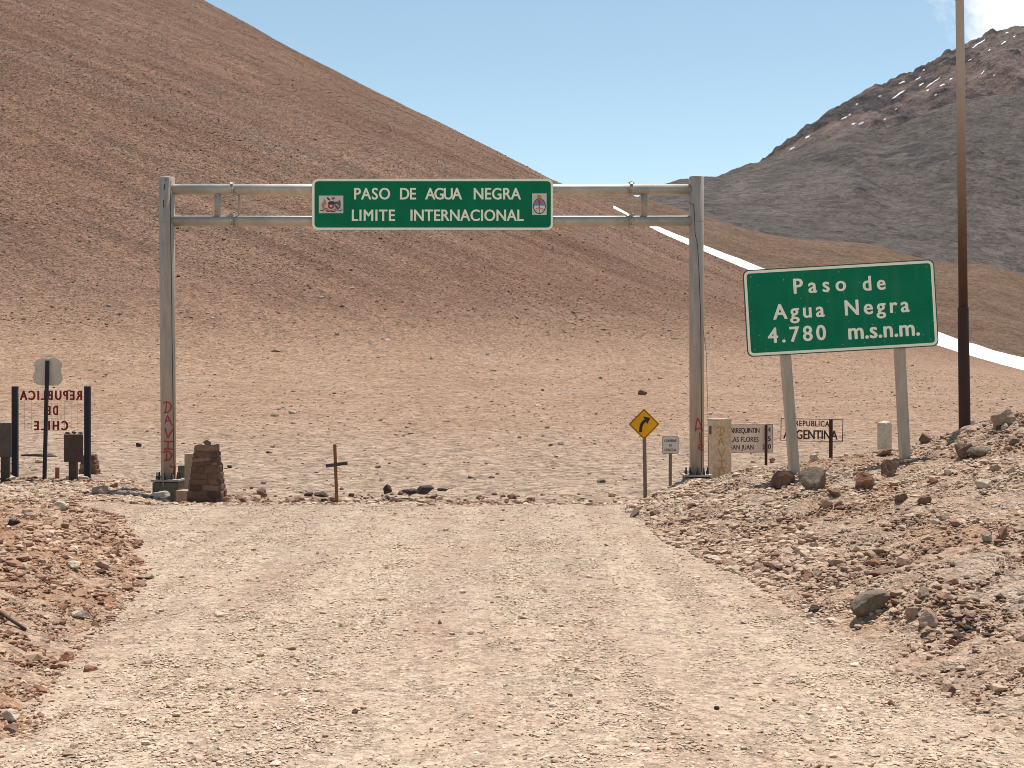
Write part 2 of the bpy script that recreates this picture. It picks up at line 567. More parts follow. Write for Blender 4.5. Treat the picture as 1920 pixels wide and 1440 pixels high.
def mat_sign(name, c, specks=0.0):
    m, t, b = new_mat(name, 0.55, 0, 0.15)
    v = coords(t)
    n = tex(t, 'ShaderNodeTexNoise', v, 2.0, Detail=5.0, Roughness=0.6)
    base = ramp(t, n, ((0.3, [x * 0.86 for x in c]), (0.7, [x * 1.1 for x in c])))
    if specks:
        s = tex(t, 'ShaderNodeTexVoronoi', v, 9.0, out=0)
        base = mixc(t, maprange(t, s, 0.075, 0.03), base, (0.5, 0.6, 0.5))
        dn = tex(t, 'ShaderNodeTexNoise', coords(t, scale=(9, 9, 1)), 1.0, Detail=4.0)
        base = mixc(t, maprange(t, dn, 0.52, 0.8, 0, 0.12), base, (0.20, 0.28, 0.2))
    t.links.new(base, b.inputs['Base Color'])
    return m

def mat_pole():
    """tall mast: rust running up the foot, weathered tan above"""
    m, t, b = new_mat('mast_rust', 0.8, 0, 0.3)
    v = coords(t)
    xyz = t.nodes.new('ShaderNodeSeparateXYZ'); t.links.new(v, xyz.inputs[0])
    n = tex(t, 'ShaderNodeTexNoise', coords(t, scale=(1, 1, 0.35)), 16, Detail=6.0, Roughness=0.75)
    h = math_(t, 'ADD', xyz.outputs[2], math_(t, 'MULTIPLY_ADD', n, 1.4, -0.7))
    base = ramp(t, maprange(t, h, 0, 9), ((0.0, (0.055, 0.03, 0.024)), (0.36, (0.06, 0.03, 0.022)), (0.5, (0.12, 0.062, 0.04)), (0.66, (0.29, 0.18, 0.118)), (0.86, (0.50, 0.385, 0.31))))
    t.links.new(base, b.inputs['Base Color'])
    bump(t, b, n, 0.2, 0.01)
    return m

M = {}
M['road'] = mat_road()
M['bank'] = mat_bank()
M['scree'] = mat_scree()
M['hill'] = mat_far('ridge_scree', (0.128, 0.078, 0.051), (0.168, 0.105, 0.071), (0.10, 0.075, 0.06), 0.035, 0.85, 1.0)
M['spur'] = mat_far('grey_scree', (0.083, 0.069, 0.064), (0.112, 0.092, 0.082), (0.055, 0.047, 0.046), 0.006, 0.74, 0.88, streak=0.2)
M['peak'] = mat_far('purple_rock', (0.118, 0.085, 0.079), (0.165, 0.12, 0.107), (0.068, 0.056, 0.058), 0.006, 0.54, 0.66, warm=(0.15, 0.096, 0.080), streak=0.25)
M['snow'] = solid('snow_white', (0.86, 0.87, 0.9), 0.6, 0, 0.3, 0.04, 0.4, 0.3)
M['galv'] = mat_galv('galvanised', (0.40, 0.335, 0.285), 0.08, 0.62)
M['beam'] = mat_galv('galvanised_pipe', (0.56, 0.51, 0.445), 0.9, 0.64, False)
M['post'] = mat_galv('sign_post_steel', (0.47, 0.385, 0.305), 0.0, 0.75)
M['green'] = mat_sign('sign_green', (0.001, 0.18, 0.083))
M['green2'] = mat_sign('sign_green_dusty', (0.001, 0.185, 0.09), specks=1.0)
M['cream'] = solid('reflective_cream', (0.95, 0.915, 0.74), 0.5, 0, 0.3, 0.04, 5)
M['greenback'] = solid('sign_edge_green', (0.02, 0.10, 0.05), 0.6)
M['red_paint'] = solid('spray_red', (0.42, 0.035, 0.03), 0.7, 0, 0.3, 0.25, 14)
M['ochre_paint'] = solid('spray_ochre', (0.56, 0.30, 0.085), 0.8, 0, 0.2, 0.25, 10)
M['yellow'] = mat_sign('warning_yellow', (0.85, 0.40, 0.015))
M['black'] = solid('black_paint', (0.025, 0.02, 0.022), 0.6)
M['darkred'] = solid('border_maroon', (0.12, 0.03, 0.02), 0.6)
M['white_panel'] = solid('faded_white', (0.70, 0.62, 0.55), 0.7, 0, 0.3, 0.1, 4)
M['grey_text'] = solid('faded_grey_paint', (0.13, 0.11, 0.105), 0.7)
M['dusty_panel'] = solid('dusty_panel', (0.76, 0.61, 0.50), 0.8, 0, 0.2, 0.1, 3)
M['text_brown'] = solid('brown_black_paint', (0.045, 0.028, 0.026), 0.7)
M['post_brown'] = solid('rusty_angle_iron', (0.07, 0.032, 0.028), 0.8, 0, 0.2, 0.3, 12)
M['letter_red'] = solid('letter_red', (0.20, 0.022, 0.022), 0.7, 0, 0.2, 0.25, 8)
M['navy'] = solid('navy_paint', (0.021, 0.019, 0.029), 0.6, 0, 0.3, 0.2, 6)
M['wire'] = solid('mesh_wire', (0.55, 0.46, 0.38), 0.7, 0.2)
M['shield'] = mat_galv('sign_back_sheet', (0.60, 0.51, 0.42), 0.0, 0.7, False)
M['brown_sheet'] = solid('brown_sheet', (0.075, 0.05, 0.038), 0.75, 0, 0.25, 0.2, 5)
M['grey_sheet'] = solid('grey_sheet', (0.10, 0.082, 0.072), 0.75, 0, 0.25, 0.2, 5)
M['rust'] = solid('rust', (0.23, 0.092, 0.04), 0.85, 0, 0.2, 0.35, 14, 0.3)
M['rust_dark'] = solid('dark_iron', (0.075, 0.055, 0.05), 0.85, 0, 0.2, 0.3, 10)
M['stake'] = solid('stake_red', (0.27, 0.10, 0.075), 0.85, 0, 0.2, 0.25, 10)
M['mast'] = mat_pole()
M['conc'] = mat_rock('concrete_tan', (0.62, 0.46, 0.30), (0.76, 0.58, 0.40), 2.2)
M['conc_pale'] = mat_rock('concrete_pale', (0.50, 0.42, 0.33), (0.64, 0.555, 0.45), 3.0)
M['conc_grey'] = mat_rock('concrete_grey', (0.13, 0.118, 0.09), (0.21, 0.185, 0.145), 6.0)
M['conc_dull'] = mat_rock('concrete_dull', (0.34, 0.25, 0.17), (0.46, 0.345, 0.24), 3.0)
M['bolt'] = solid('dark_bolt', (0.045, 0.05, 0.055), 0.5, 0.5, 0.5, 0.3, 20)
M['masonry'] = mat_stone('masonry_stones', ((0.0, (0.11, 0.066, 0.046)), (0.4, (0.155, 0.085, 0.056)), (0.7, (0.20, 0.105, 0.066)), (1.0, (0.26, 0.165, 0.112))), 11.0)
M['mortar'] = mat_rock('mortar', (0.13, 0.08, 0.056), (0.20, 0.135, 0.10), 8.0)

# ------------------------------------------------------------------ terrain heights
XA, YA = -157.0, 350.0
K_R = np.array([0, 60, 100, 130, 160, 185, 210, 235, 255, 275, 295, 315, 335, 355, 375, 420, 600], float)
K_Z = np.array([144, 111.26, 89.44, 73.09, 56.91, 43.76, 31.13, 19.53, 11.63, 5.93, 2.77, 1.23, .34, -.38, -1.01, -2.44, -4], float)
_rr = np.linspace(0, 600, 2401)
_zz = np.interp(_rr, K_R, K_Z)
_k = np.exp(-0.5 * (np.arange(-60, 61) / 22.0) ** 2); _k /= _k.sum()
_zs = np.convolve(np.pad(_zz, 60, mode='edge'), _k, mode='valid')
_zs[:260] = _zz[:260] * 0.5 + _zs[:260] * 0.5

_perm = {}
def vnoise(x, y, seed=0):
    """cheap smooth value noise, numpy"""
    if seed not in _perm:
        _perm[seed] = np.random.default_rng(1000 + seed).random((256, 256))
    T = _perm[seed]
    xi = np.floor(x).astype(int); yi = np.floor(y).astype(int)
    fx = x - xi; fy = y - yi
    fx = fx * fx * (3 - 2 * fx); fy = fy * fy * (3 - 2 * fy)
    a = T[xi & 255, yi & 255]; b = T[(xi + 1) & 255, yi & 255]
    c = T[xi & 255, (yi + 1) & 255]; d = T[(xi + 1) & 255, (yi + 1) & 255]
    return (a * (1 - fx) + b * fx) * (1 - fy) + (c * (1 - fx) + d * fx) * fy - 0.5

def fbm(x, y, sc, octs=4, seed=0, gain=0.5):
    s = 0; a = 1.0
    for i in range(octs):
        s = s + a * vnoise(x / sc + 17.3 * i, y / sc - 9.1 * i, seed + i)
        sc = sc / 2.03; a *= gain
    return s

def sstep(a, b, x):
    t = np.clip((x - a) / (b - a), 0, 1)
    return t * t * (3 - 2 * t)

def cone_z(x, y):
    rho = np.hypot(x - XA, y - YA)
    z = np.interp(rho, _rr, _zs)
    u = x / np.maximum(y, 1)
    corr = np.interp(u, [-.1, .03, .05, .12, .2, .258, .333, .4, .6], [0, .2, .7, .1, .35, .95, -.75, -1.5, -3])
    z = z + corr * sstep(110, 220, y)
    rg = fbm(x, y, 26, 5, 3) * 1.3 * sstep(70, 220, y) * (1 - 0.75 * sstep(0.02, 0.12, u)) + fbm(x, y, 5, 4, 8) * 0.10 * sstep(30, 60, y)
    return z + rg

def xr_edge(y): return np.interp(y, [0, 7, 8.3, 11.4, 13, 16, 20.4, 24, 30], [3.1, 2.9, 2.83, 2.55, 2.49, 2.13, 1.96, 2.2, 2.6]) + 0.16 * vnoise(np.asarray(y, float) / 1.1, np.zeros_like(np.asarray(y, float)), 41)
def xl_edge(y): return np.interp(y, [0, 7.4, 9.2, 13, 16, 18.1, 19.5, 21, 24], [-2.6, -2.87, -3.2, -3.93, -4.75, -5.5, -6.2, -7.2, -9]) + 0.2 * vnoise(np.asarray(y, float) / 0.9, np.zeros_like(np.asarray(y, float)), 42)

def ground_z(x, y):
    x = np.asarray(x, float); y = np.asarray(y, float)
    plain = cone_z(x, y) - 0.12 * sstep(60, 30, y)
    cy = 21.5 + 0.25 * vnoise(x / 2.0, np.zeros_like(x), 5)
    drop = -0.15 * np.logaddexp(0, (y - cy) / 0.35) * 0.35
    road = drop + 0.018 * np.sin(x * 2.1 + 0.4) * sstep(24, 18, y) + fbm(x, y, 1.6, 3, 11) * 0.035
    # left shoulder stays level past the gate before it falls to the plain
    sh = 0.02 - 0.10 * np.logaddexp(0, (y - 29.5) / 0.6) * 0.6 + fbm(x, y, 1.5, 3, 14) * 0.07
    e0 = -5.9 - 0.35 * np.clip(y - 23.5, 0, 7)
    ls = sstep(0.0, -1.1, x - e0)
    near = road * (1 - ls) + np.maximum(sh, road) * ls
    # left bank
    dl = xl_edge(y) - x
    lb = np.interp(dl, [0, .3, .7, 1.2, 2, 5, 12], [0, .13, .27, .38, .42, .5, .7]) * sstep(20.2, 17.0, y)
    # right bank
    dr = x - xr_edge(y)
    dr_s = np.where(y < 11, np.maximum(dr - 0.25 * sstep(11, 8, y), 0), dr)
    rb = np.interp(dr_s, [0, .2, .45, .8, 1.45, 2.5, 4.2, 4.8, 6.0, 8, 14], [0, .07, .17, .27, .42, .62, .86, .98, 1.42, 1.75, 2.1])
    rough = fbm(x, y, 0.8, 4, 21) * 0.16
    rb = (rb + rough * sstep(0.05, 0.7, dr)) * sstep(27.6, 23.6, y - 0.1 * np.clip(dr, 0, 8))
    lb = lb + rough * 0.7 * sstep(0.05, 0.5, dl) * sstep(20.2, 17.0, y)
    near = near + 0.20 * np.exp(-((x - 3.35) ** 2 / 1.0 + (y - 24.3) ** 2 / 0.7))
    near = near + np.where(dl > 0, lb, 0) + np.where(dr > 0, rb, 0)
    # soft maximum of the near ground and the plain beyond
    k = 0.12
    mx = np.maximum(near, plain); mn = np.minimum(near, plain)
    z = mx + k * np.log1p(np.exp(np.clip((mn - mx) / k, -40, 0))) * sstep(20, 26, y)
    return np.where(y < 21, near, z)

def gz(x, y): return float(ground_z(np.array([x]), np.array([y]))[0])

def ground_hit(px, py, y0=5.5, y1=400.0):
    """where the sight line through a photo pixel meets the ground"""
    D = np.concatenate([np.arange(y0, 40, 0.02), np.arange(40, y1, 0.2)])
    z = CAMZ - (py - 720) / F * D
    g = ground_z((px - 960) / F * D, D)
    i = int(np.argmax(z <= g))
    if z[i] > g[i]: i = len(D) - 1
    return Vector(((px - 960) / F * D[i], D[i], g[i]))

def grid_faces(nr, nc):
    i = np.arange((nr - 1) * nc).reshape(nr - 1, nc)[:, :-1].ravel()
    return np.stack([i, i + 1, i + nc + 1, i + nc], 1)

# near ground: one grid split into road and banks
def spread(a, b, fine, far, grow=1.25):
    xs = list(np.arange(a, b + 1e-6, fine)); st = fine
    lo = [xs[0]]; 
    while lo[-1] > -far:
        st *= grow; lo.append(lo[-1] - st)
    st = fine; hi = [xs[-1]]
    while hi[-1] < far:
        st *= grow; hi.append(hi[-1] + st)
    return np.array(lo[:0:-1] + xs + hi[1:])
gx = spread(-7.6, 10.0, 0.05, 70)
gy = np.concatenate([-np.geomspace(5, 80, 22)[::-1] + 5 + 5.2, np.arange(5.3, 26.5, 0.055), [26.5]])
gy = np.unique(np.round(gy, 4))
X, Y = np.meshgrid(gx, gy)
Z = ground_z(X, Y)
onroad0 = (X < xr_edge(Y)) & (X > xl_edge(Y)) & (Y < 21.4)
clod = fbm(X, Y, 0.22, 3, 31)
Z = Z + np.where(onroad0, 0.008, 0.05) * clod
V = np.stack([X.ravel(), Y.ravel(), Z.ravel()], 1)
FQ = grid_faces(len(gy), len(gx))
cx = V[FQ].mean(1)
onroad = (cx[:, 0] < xr_edge(cx[:, 1])) & (cx[:, 0] > xl_edge(cx[:, 1])) & (cx[:, 1] < 21.4)
def sub(V, Fq):
    u, inv = np.unique(Fq.ravel(), return_inverse=True)
    return V[u], inv.reshape(Fq.shape)
v_, f_ = sub(V, FQ[onroad])
tag(link('road', np_mesh('road', v_, f_, True), M['road']), kind='structure')
v_, f_ = sub(V, FQ[~onroad])
tag(link('ground', np_mesh('ground', v_, f_, True), M['bank']), kind='structure')

# plain and scree cone beyond the gate
us = np.concatenate([np.linspace(-2.6, -0.5, 50)[:-1], np.linspace(-0.5, 0.52, 760), np.linspace(0.52, 2.6, 50)[1:]])
ds = np.concatenate([np.geomspace(26.4, 330, 620), np.linspace(333, 640, 70)])
U, D_ = np.meshgrid(us, ds)
X = U * D_; Y = D_
Z = ground_z(X, Y) - 0.004 * sstep(27, 26.4, Y)
Z = Z - sstep(340, 420, Y) * sstep(-0.1, 0.1, U) * 10
rho = np.hypot(X - XA, Y - YA)
up = np.clip((300 - rho) / 110 , 0, 1)
nearf = sstep(62, 30, Y)
me = np_mesh('scree_slope', np.stack([X.ravel(), Y.ravel(), Z.ravel()], 1), grid_faces(len(ds), len(us)), True,
             {'up': ('POINT', up.ravel()), 'near': ('POINT', nearf.ravel())})
uvl = me.uv_layers.new(name='flow')
slant = Z + 0.47 * X + 0.06 * Y          # scree bands run down to the right across the face
li = np.empty(len(me.loops), np.int32); me.loops.foreach_get('vertex_index', li)
uvd = np.stack([slant.ravel()[li], X.ravel()[li]], 1).astype(np.float32)
uvl.data.foreach_set('uv', uvd.ravel())
tag(link('hillside', me, M['scree']), kind='structure')

# ------------------------------------------------------------------ far ridges
def ridge(name, sil, D0, D1, e_foot, m, pw=1.6, nz=(0, 1), jag=0.0, rockf=None, umax=0.75, nu=620, nv=150, seed=50):
    """a mountain flank: rises from distance D0 to a crest at D1 whose skyline runs through sil, then falls away behind"""
    sp = np.array(sil, float)
    su = (sp[:, 0] - 960) / F; se = (720 - sp[:, 1]) / F
    u = np.linspace(su[0], umax, nu)
    eb = np.interp(u, su, se)
    tt = np.concatenate([np.linspace(0, 1, nv), np.linspace(1.03, 1.6, 24)])
    U, T = np.meshgrid(u, tt)
    D = D0 + (D1 - D0) * T
    EB = np.interp(U, su, se)
    E0 = np.interp(U, [su[0], umax], e_foot)
    te = np.clip(T, 0, 1)
    E = EB - (EB - E0) * (1 - te) ** pw
    Zc = CAMZ + E * D
    back = np.clip(T - 1, 0, 1)
    Zc = np.where(T > 1, CAMZ + EB * D1 - back * (D1 - D0) * 0.9, Zc)
    X = U * D; Y = D
    n1 = fbm(X, Y, nz[1], 5, seed, 0.55)
    rd = 1 - np.abs(fbm(X + Y * 0.6, Y * 0.6, nz[1] * 0.45, 4, seed + 7)) * 2.6
    rd = np.clip(rd, 0, 1) ** 3
    fade = sstep(1.0, 0.82, T) * sstep(0, 0.1, T)
    SL = Zc - 0.55 * X
    rk = rd * 0.25 + (fbm(SL * 1.6, (X + Y) * 0.35, nz[1] * 0.42, 6, seed + 12, 0.62) + 0.5) * 0.75
    if rockf is not None: rk = rk * rockf(U, te, EB)
    Zc = Zc + nz[0] * n1 * fade + jag * sstep(0.45, 0.8, rk) * sstep(1.15, 1.0, T) * (0.4 + fbm(X, Zc, nz[1] * 0.12, 4, seed + 3, 0.6))
    Zc = Zc + jag * 0.45 * fbm(U * 2400, np.zeros_like(U), 14, 4, seed + 5, 0.6) * sstep(0.85, 1.0, T) * sstep(1.3, 1.0, T)
    me = np_mesh(name, np.stack([X.ravel(), Y.ravel(), Zc.ravel()], 1), grid_faces(len(tt), nu), True, {'rock': ('POINT', np.clip(rk, 0, 1).ravel())})
    tag(link(name, me, m), kind='structure')
    from mathutils.bvhtree import BVHTree
    bv = BVHTree.FromPolygons([v.co.copy() for v in me.vertices], [list(p.vertices) for p in me.polygons])
    def ray(px, py):
        d = Vector(((px - 960) / F, 1, (720 - py) / F)).normalized()
        q = bv.ray_cast(Vector((0, 0, CAMZ)), d)
        return (q[0], q[1]) if q[0] is not None else (None, None)
    def hit(px, py):
        """point on this flank in the direction of a pixel"""
        uu = (px - 960) / F
        t = np.linspace(0, 1, 500)
        e = np.interp(uu, su, se) - (np.interp(uu, su, se) - np.interp(uu, [su[0], umax], e_foot)) * (1 - t) ** pw
        i = int(np.argmin(abs(e - (720 - py) / F)))
        d = D0 + (D1 - D0) * t[i]
        return Vector((uu * d, d, CAMZ + e[i] * d))
    hit.ray = ray
    return hit

hillB = ridge('brown_ridge', [(1000, 330), (1040, 345), (1100, 356), (1150, 362), (1190, 368), (1217, 374), (1290, 396), (1321, 406), (1396, 428), (1440, 440), (1500, 448), (1560, 452), (1620, 456), (1660, 464), (1700, 478), (1760, 491), (1850, 496), (1920, 516), (2100, 580), (2400, 640)],
              300, 640, (0.05, -0.02), M['hill'], 1.35, (2.2, 45), 0, umax=0.62, seed=60)
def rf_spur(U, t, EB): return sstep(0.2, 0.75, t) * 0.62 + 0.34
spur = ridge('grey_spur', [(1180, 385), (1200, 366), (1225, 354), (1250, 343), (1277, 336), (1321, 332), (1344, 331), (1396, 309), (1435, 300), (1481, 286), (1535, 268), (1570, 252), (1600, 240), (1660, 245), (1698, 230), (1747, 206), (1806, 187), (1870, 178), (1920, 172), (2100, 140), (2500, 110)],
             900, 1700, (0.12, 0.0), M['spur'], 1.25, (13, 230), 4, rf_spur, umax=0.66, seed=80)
def rf_peak(U, t, EB): return 0.72 + 0.4 * sstep(0.35, 1.0, t)
peak = ridge('far_peak', [(1380, 340), (1410, 318), (1435, 300), (1452, 284), (1470, 271), (1500, 249), (1512, 238), (1525, 233), (1550, 208), (1575, 199), (1592, 186), (1610, 175), (1640, 158), (1655, 158), (1690, 140), (1702, 138), (1715, 131), (1735, 124), (1760, 108), (1775, 98), (1800, 86), (1818, 76), (1840, 68), (1870, 56), (1895, 50), (1930, 50), (2000, 60), (2200, 10), (2500, -60)],
             1900, 2900, (0.13, 0.02), M['peak'], 1.15, (30, 200), 11, rf_peak, umax=0.66, seed=99, nu=800, nv=220)

# ------------------------------------------------------------------ snow
# the long drift lying in the gully between the scree cone and the brown ridge
def sil_e(u):
    D = np.arange(120, 320, 1.0)
    return float(((ground_z(u * D, D) - CAMZ) / D).max())
pts_px = np.concatenate([np.linspace(1150, 1196, 8), np.linspace(1206, 1960, 110)])
wid = np.interp(pts_px, [1150, 1165, 1175, 1196, 1206, 1215, 1300, 1400, 1560, 1760, 1960], [0.4, 1.6, 1.6, 1.2, 1.5, 5, 10, 12.5, 17, 22, 23])
wid = wid * (1 + 0.12 * np.array([mnoise.noise(Vector((p / 37.0, 0, 1))) for p in pts_px]))
_u = np.linspace(0.07, 0.43, 40)
drift_fit = np.polyfit(_u, [sil_e(a_) for a_ in _u], 4)
rows = []
for p_, w_ in zip(pts_px, wid):
    u = (p_ - 960) / F
    es = float(np.polyval(drift_fit, u))
    row = []
    for s in np.linspace(-0.6, 1, 7):
        y_ = 720 - (es * F) - w_ * s if s > 0 else 720 - es * F - 30 * s
        q = hillB(p_, y_)
        row.append((q.x, q.y - 1.2 * (1 - max(0, s) ** 4), q.z + 0.9 * (1 - abs(max(0, s)) ** 3) + 0.25))
    rows.append(row)
rows = np.array(rows)
vs = rows.reshape(-1, 3)
tag(link('snow_drift', np_mesh('snow_drift', vs, grid_faces(len(pts_px), 7), True), M['snow']),
    'long narrow white snow drift lying in the gully below the brown ridge', 'snow')
mb = MB()
def patch(hit, x0, y0, x1, y1, wpx):
    """a thin bed of snow draped over the rock face between two points"""
    n = 9; top = []; bot = []
    for k in range(n):
        t = k / (n - 1)
        ww = wpx * (math.sin(math.pi * (0.1 + 0.82 * t)) ** 0.8) * random.uniform(0.6, 1.1)
        x = x0 + (x1 - x0) * t; y = y0 + (y1 - y0) * t + random.uniform(-0.7, 0.7)
        for L, s_ in ((top, -0.5), (bot, 0.5)):
            q, nn = hit.ray(x, y + s_ * ww)
            if q is None: return
            if nn.dot(Vector((0, -1, 1))) < 0: nn = -nn
            L.append((q, nn))
    vs = [tuple(q + nn * 0.9) for q, nn in top + bot] + [tuple(q - nn * 4) for q, nn in top + bot]
    fs = [[i, n + i, n + i + 1, i + 1] for i in range(n - 1)]
    fs += [[i, i + 1, 2 * n + i + 1, 2 * n + i] for i in range(n - 1)] + [[n + i, 3 * n + i, 3 * n + i + 1, n + i + 1] for i in range(n - 1)]
    mb.add(vs, fs, 0, True)
for a in [(1673, 185, 1696, 170, 4), (1736, 165, 1762, 146, 3.5), (1823, 90, 1847, 75, 4.5), (1716, 151, 1727, 144, 3), (1723, 161, 1732, 156, 4),
          (1685, 158, 1696, 153, 4), (1597, 234, 1604, 231, 3.5), (1610, 234, 1620, 229, 3), (1577, 224, 1588, 219, 3.5), (1591, 216, 1595, 214, 2.5),
          (1510, 259, 1518, 255, 3.5), (1480, 282, 1491, 276, 3), (1877, 84, 1886, 78, 4), (1853, 96, 1857, 93, 2.5), (1885, 63, 1891, 61, 3), (1900, 70, 1904, 68, 3),
          (1815, 115, 1822, 111, 2.5), (1840, 139, 1846, 133, 3.5), (1752, 180, 1757, 177, 3), (1780, 150, 1786, 147, 3), (1737, 171, 1742, 169, 3),
          (1678, 206, 1682, 204, 2.5), (1657, 225, 1661, 223, 2.5), (1730, 133, 1734, 131, 3), (1647, 182, 1652, 180, 2.5), (1862, 143, 1866, 140, 2.5), (1605, 197, 1608, 195, 2.5), (1762, 162, 1772, 158, 2.5)]:
    patch(peak, *a[:4], a[4] * 0.7)
sp = mb.build('snow_patches', M['snow'])
tag(sp, 'small white snow patches scattered over the far purple peak', 'snow', kind='stuff')

# ------------------------------------------------------------------ stones
def ico(sub):
    bm = bmesh.new(); bmesh.ops.create_icosphere(bm, subdivisions=sub, radius=1.0)
    bm.verts.ensure_lookup_table()
    v = np.array([x.co[:] for x in bm.verts]); f = np.array([[q.index for q in p.verts] for p in bm.faces])
    bm.free()
    return v, f

def rock_shape(sub, seed, planes=14, rough=0.06, sharp=0.72):
    """a convex broken stone: a ball cut by random planes"""
    g = np.random.default_rng(seed)
    v, f = ico(sub)
    n = g.normal(size=(planes, 3)); n /= np.linalg.norm(n, axis=1)[:, None]
    d = g.uniform(sharp * 0.75, 1.0, planes)
    dots = v @ n.T
    r = np.where(dots > 0.05, d[None, :] / np.maximum(dots, 0.05), 9).min(1)
    r = np.minimum(r, 1.15)
    r = r * (1 + rough * g.normal(size=len(r)))
    v = v * r[:, None]
    v -= (v.max(0) + v.min(0)) / 2
    v /= (np.abs(v).max(0) + 1e-9)
    return v, f

def scatter(name, x, y, size, flat, tones, m, sub, nproto, sink=0.3, seed=1, kind='stuff', label=None, cat=None, zoff=0.0, zf=ground_z):
    """many small stones in one mesh"""
    g = np.random.default_rng(seed)
    protos = [rock_shape(sub, seed * 100 + i, 7, 0.10, 0.6) for i in range(nproto)]
    which = g.integers(0, nproto, len(x))
    z = zf(x, y) + zoff
    allv = []; allf = []; allt = []; base = 0
    for k in range(nproto):
        idx = np.nonzero(which == k)[0]
        if not len(idx): continue
        pv, pf = protos[k]
        n = len(idx)
        s = size[idx]
        sc = np.stack([s * g.uniform(0.75, 1.25, n), s * g.uniform(0.6, 1.0, n), s * flat[idx]], 1) * 0.5
        v = pv[None] * sc[:, None, :]
        a = g.normal(0, 0.22, n); c, sn = np.cos(a), np.sin(a)          # tilt about x
        v = np.stack([v[..., 0], v[..., 1] * c[:, None] - v[..., 2] * sn[:, None], v[..., 1] * sn[:, None] + v[..., 2] * c[:, None]], -1)
        a = g.uniform(0, 2 * np.pi, n); c, sn = np.cos(a), np.sin(a)
        v = np.stack([v[..., 0] * c[:, None] - v[..., 1] * sn[:, None], v[..., 0] * sn[:, None] + v[..., 1] * c[:, None], v[..., 2]], -1)
        v[..., 0] += x[idx][:, None]; v[..., 1] += y[idx][:, None]
        v[..., 2] += (z[idx] + sc[:, 2] * (1 - 2 * sink))[:, None]
        allv.append(v.reshape(-1, 3))
        f = pf[None] + (np.arange(n) * len(pv))[:, None, None] + base
        allf.append(f.reshape(-1, 3)); base += n * len(pv)
        allt.append(np.repeat(tones[idx], len(pv)))
    me = np_mesh(name, np.concatenate(allv), np.concatenate(allf), False, {'tone': ('POINT', np.concatenate(allt))})
    o = link(name, me, m)
    return tag(o, label, cat, kind=kind)

M['gravel'] = mat_stone('gravel_stones', ((0.0, (0.13, 0.075, 0.055)), (0.1, (0.27, 0.155, 0.105)), (0.3, (0.43, 0.295, 0.20)), (0.6, (0.52, 0.39, 0.28)), (0.9, (0.58, 0.46, 0.35)), (1.0, (0.66, 0.56, 0.45))))
M['rubble'] = mat_stone('rubble_stones', ((0.0, (0.085, 0.055, 0.045)), (0.12, (0.20, 0.105, 0.07)), (0.35, (0.315, 0.195, 0.13)), (0.6, (0.43, 0.302, 0.215)), (0.9, (0.52, 0.395, 0.295)), (1.0, (0.63, 0.52, 0.41))))
M['scree_st'] = mat_stone('scree_stones', ((0.0, (0.08, 0.055, 0.047)), (0.3, (0.20, 0.125, 0.09)), (0.7, (0.34, 0.24, 0.175)), (1.0, (0.54, 0.44, 0.36))), 3.0)

def cam_density(n, ymin, ymax, p):
    """distances with density ~ y^-p over area within the view wedge"""
    q = 2 - p
    t = rng.random(n)
    if abs(q) < 1e-6: y = ymin * (ymax / ymin) ** t
    else: y = (ymin ** q + t * (ymax ** q - ymin ** q)) ** (1 / q)
    x = (rng.random(n) - 0.5) * 2 * 0.47 * y
    return x, y

# gravel on the road
x, y = cam_density(200000, 5.6, 22.5, 0.85)
clump = 0.5 * fbm(x, y, 0.9, 4, 33) + 0.9 * fbm(x, y * 0.1, 0.42, 4, 34)
band = 0.10 * np.cos((x + 0.9) * 3.3)                       # swept wheel tracks hold fewer loose stones
ok = (x < xr_edge(y) + 0.1) & (x > xl_edge(y) - 0.1) & (rng.random(len(x)) < np.clip(0.6 + clump * 1.5 - band, 0.2, 1))
x, y = x[ok], y[ok]
s = np.clip(rng.lognormal(math.log(0.0165), 0.45, len(x)), 0.007, 0.08)
scatter('road_gravel', x, y, s, rng.uniform(0.22, 0.58, len(x)), np.clip(rng.beta(3.4, 1.9, len(x)), 0, 1), M['gravel'], 1, 14, 0.3, 3, label='loose pale gravel strewn over the dirt road', cat='gravel')
# rubble on both banks
x, y = cam_density(270000, 5.6, 27, 0.7)
dr = x - xr_edge(y); dl = xl_edge(y) - x
on = (dr > -0.12) | (dl > -0.12) | (y > 21.6)
cl = fbm(x, y, 1.3, 4, 36)
dens = np.clip(0.9 + cl * 0.8, 0.55, 1) * np.where(y > 24.5, 0.5, 1)
dens = dens * np.where((y < 10.5) & (dr > -0.2), sstep(-0.1, 0.9, dr) * 0.8 + 0.2, 1)
ok = on & (rng.random(len(x)) < dens)
x, y = x[ok], y[ok]
cl = fbm(x, y, 0.7, 3, 38)
dd = np.maximum(x - xr_edge(y), xl_edge(y) - x)
toe = np.where(dd < 1.2, 1.32, 0.85)
s = np.clip(rng.lognormal(math.log(0.029), 0.54, len(x)) * np.clip(1 + cl * 0.9, 0.6, 1.3) * toe * np.clip(y / 14.5, 0.5, 1.1), 0.012, 0.16)
redz = fbm(x, y, 1.9, 3, 44) - 0.05
tone = np.clip(rng.beta(3.2, 1.7, len(x)) - np.clip(redz, 0, 0.5) * 0.8, 0, 1)
M['red_rubble'] = mat_stone('red_rubble_stones', ((0.0, (0.10, 0.05, 0.034)), (0.2, (0.24, 0.12, 0.072)), (0.5, (0.37, 0.228, 0.15)), (0.8, (0.47, 0.335, 0.238)), (1.0, (0.64, 0.525, 0.41))))
fl = rng.uniform(0.28, 0.68, len(x))
L_ = (x < 0) & (y < 21)
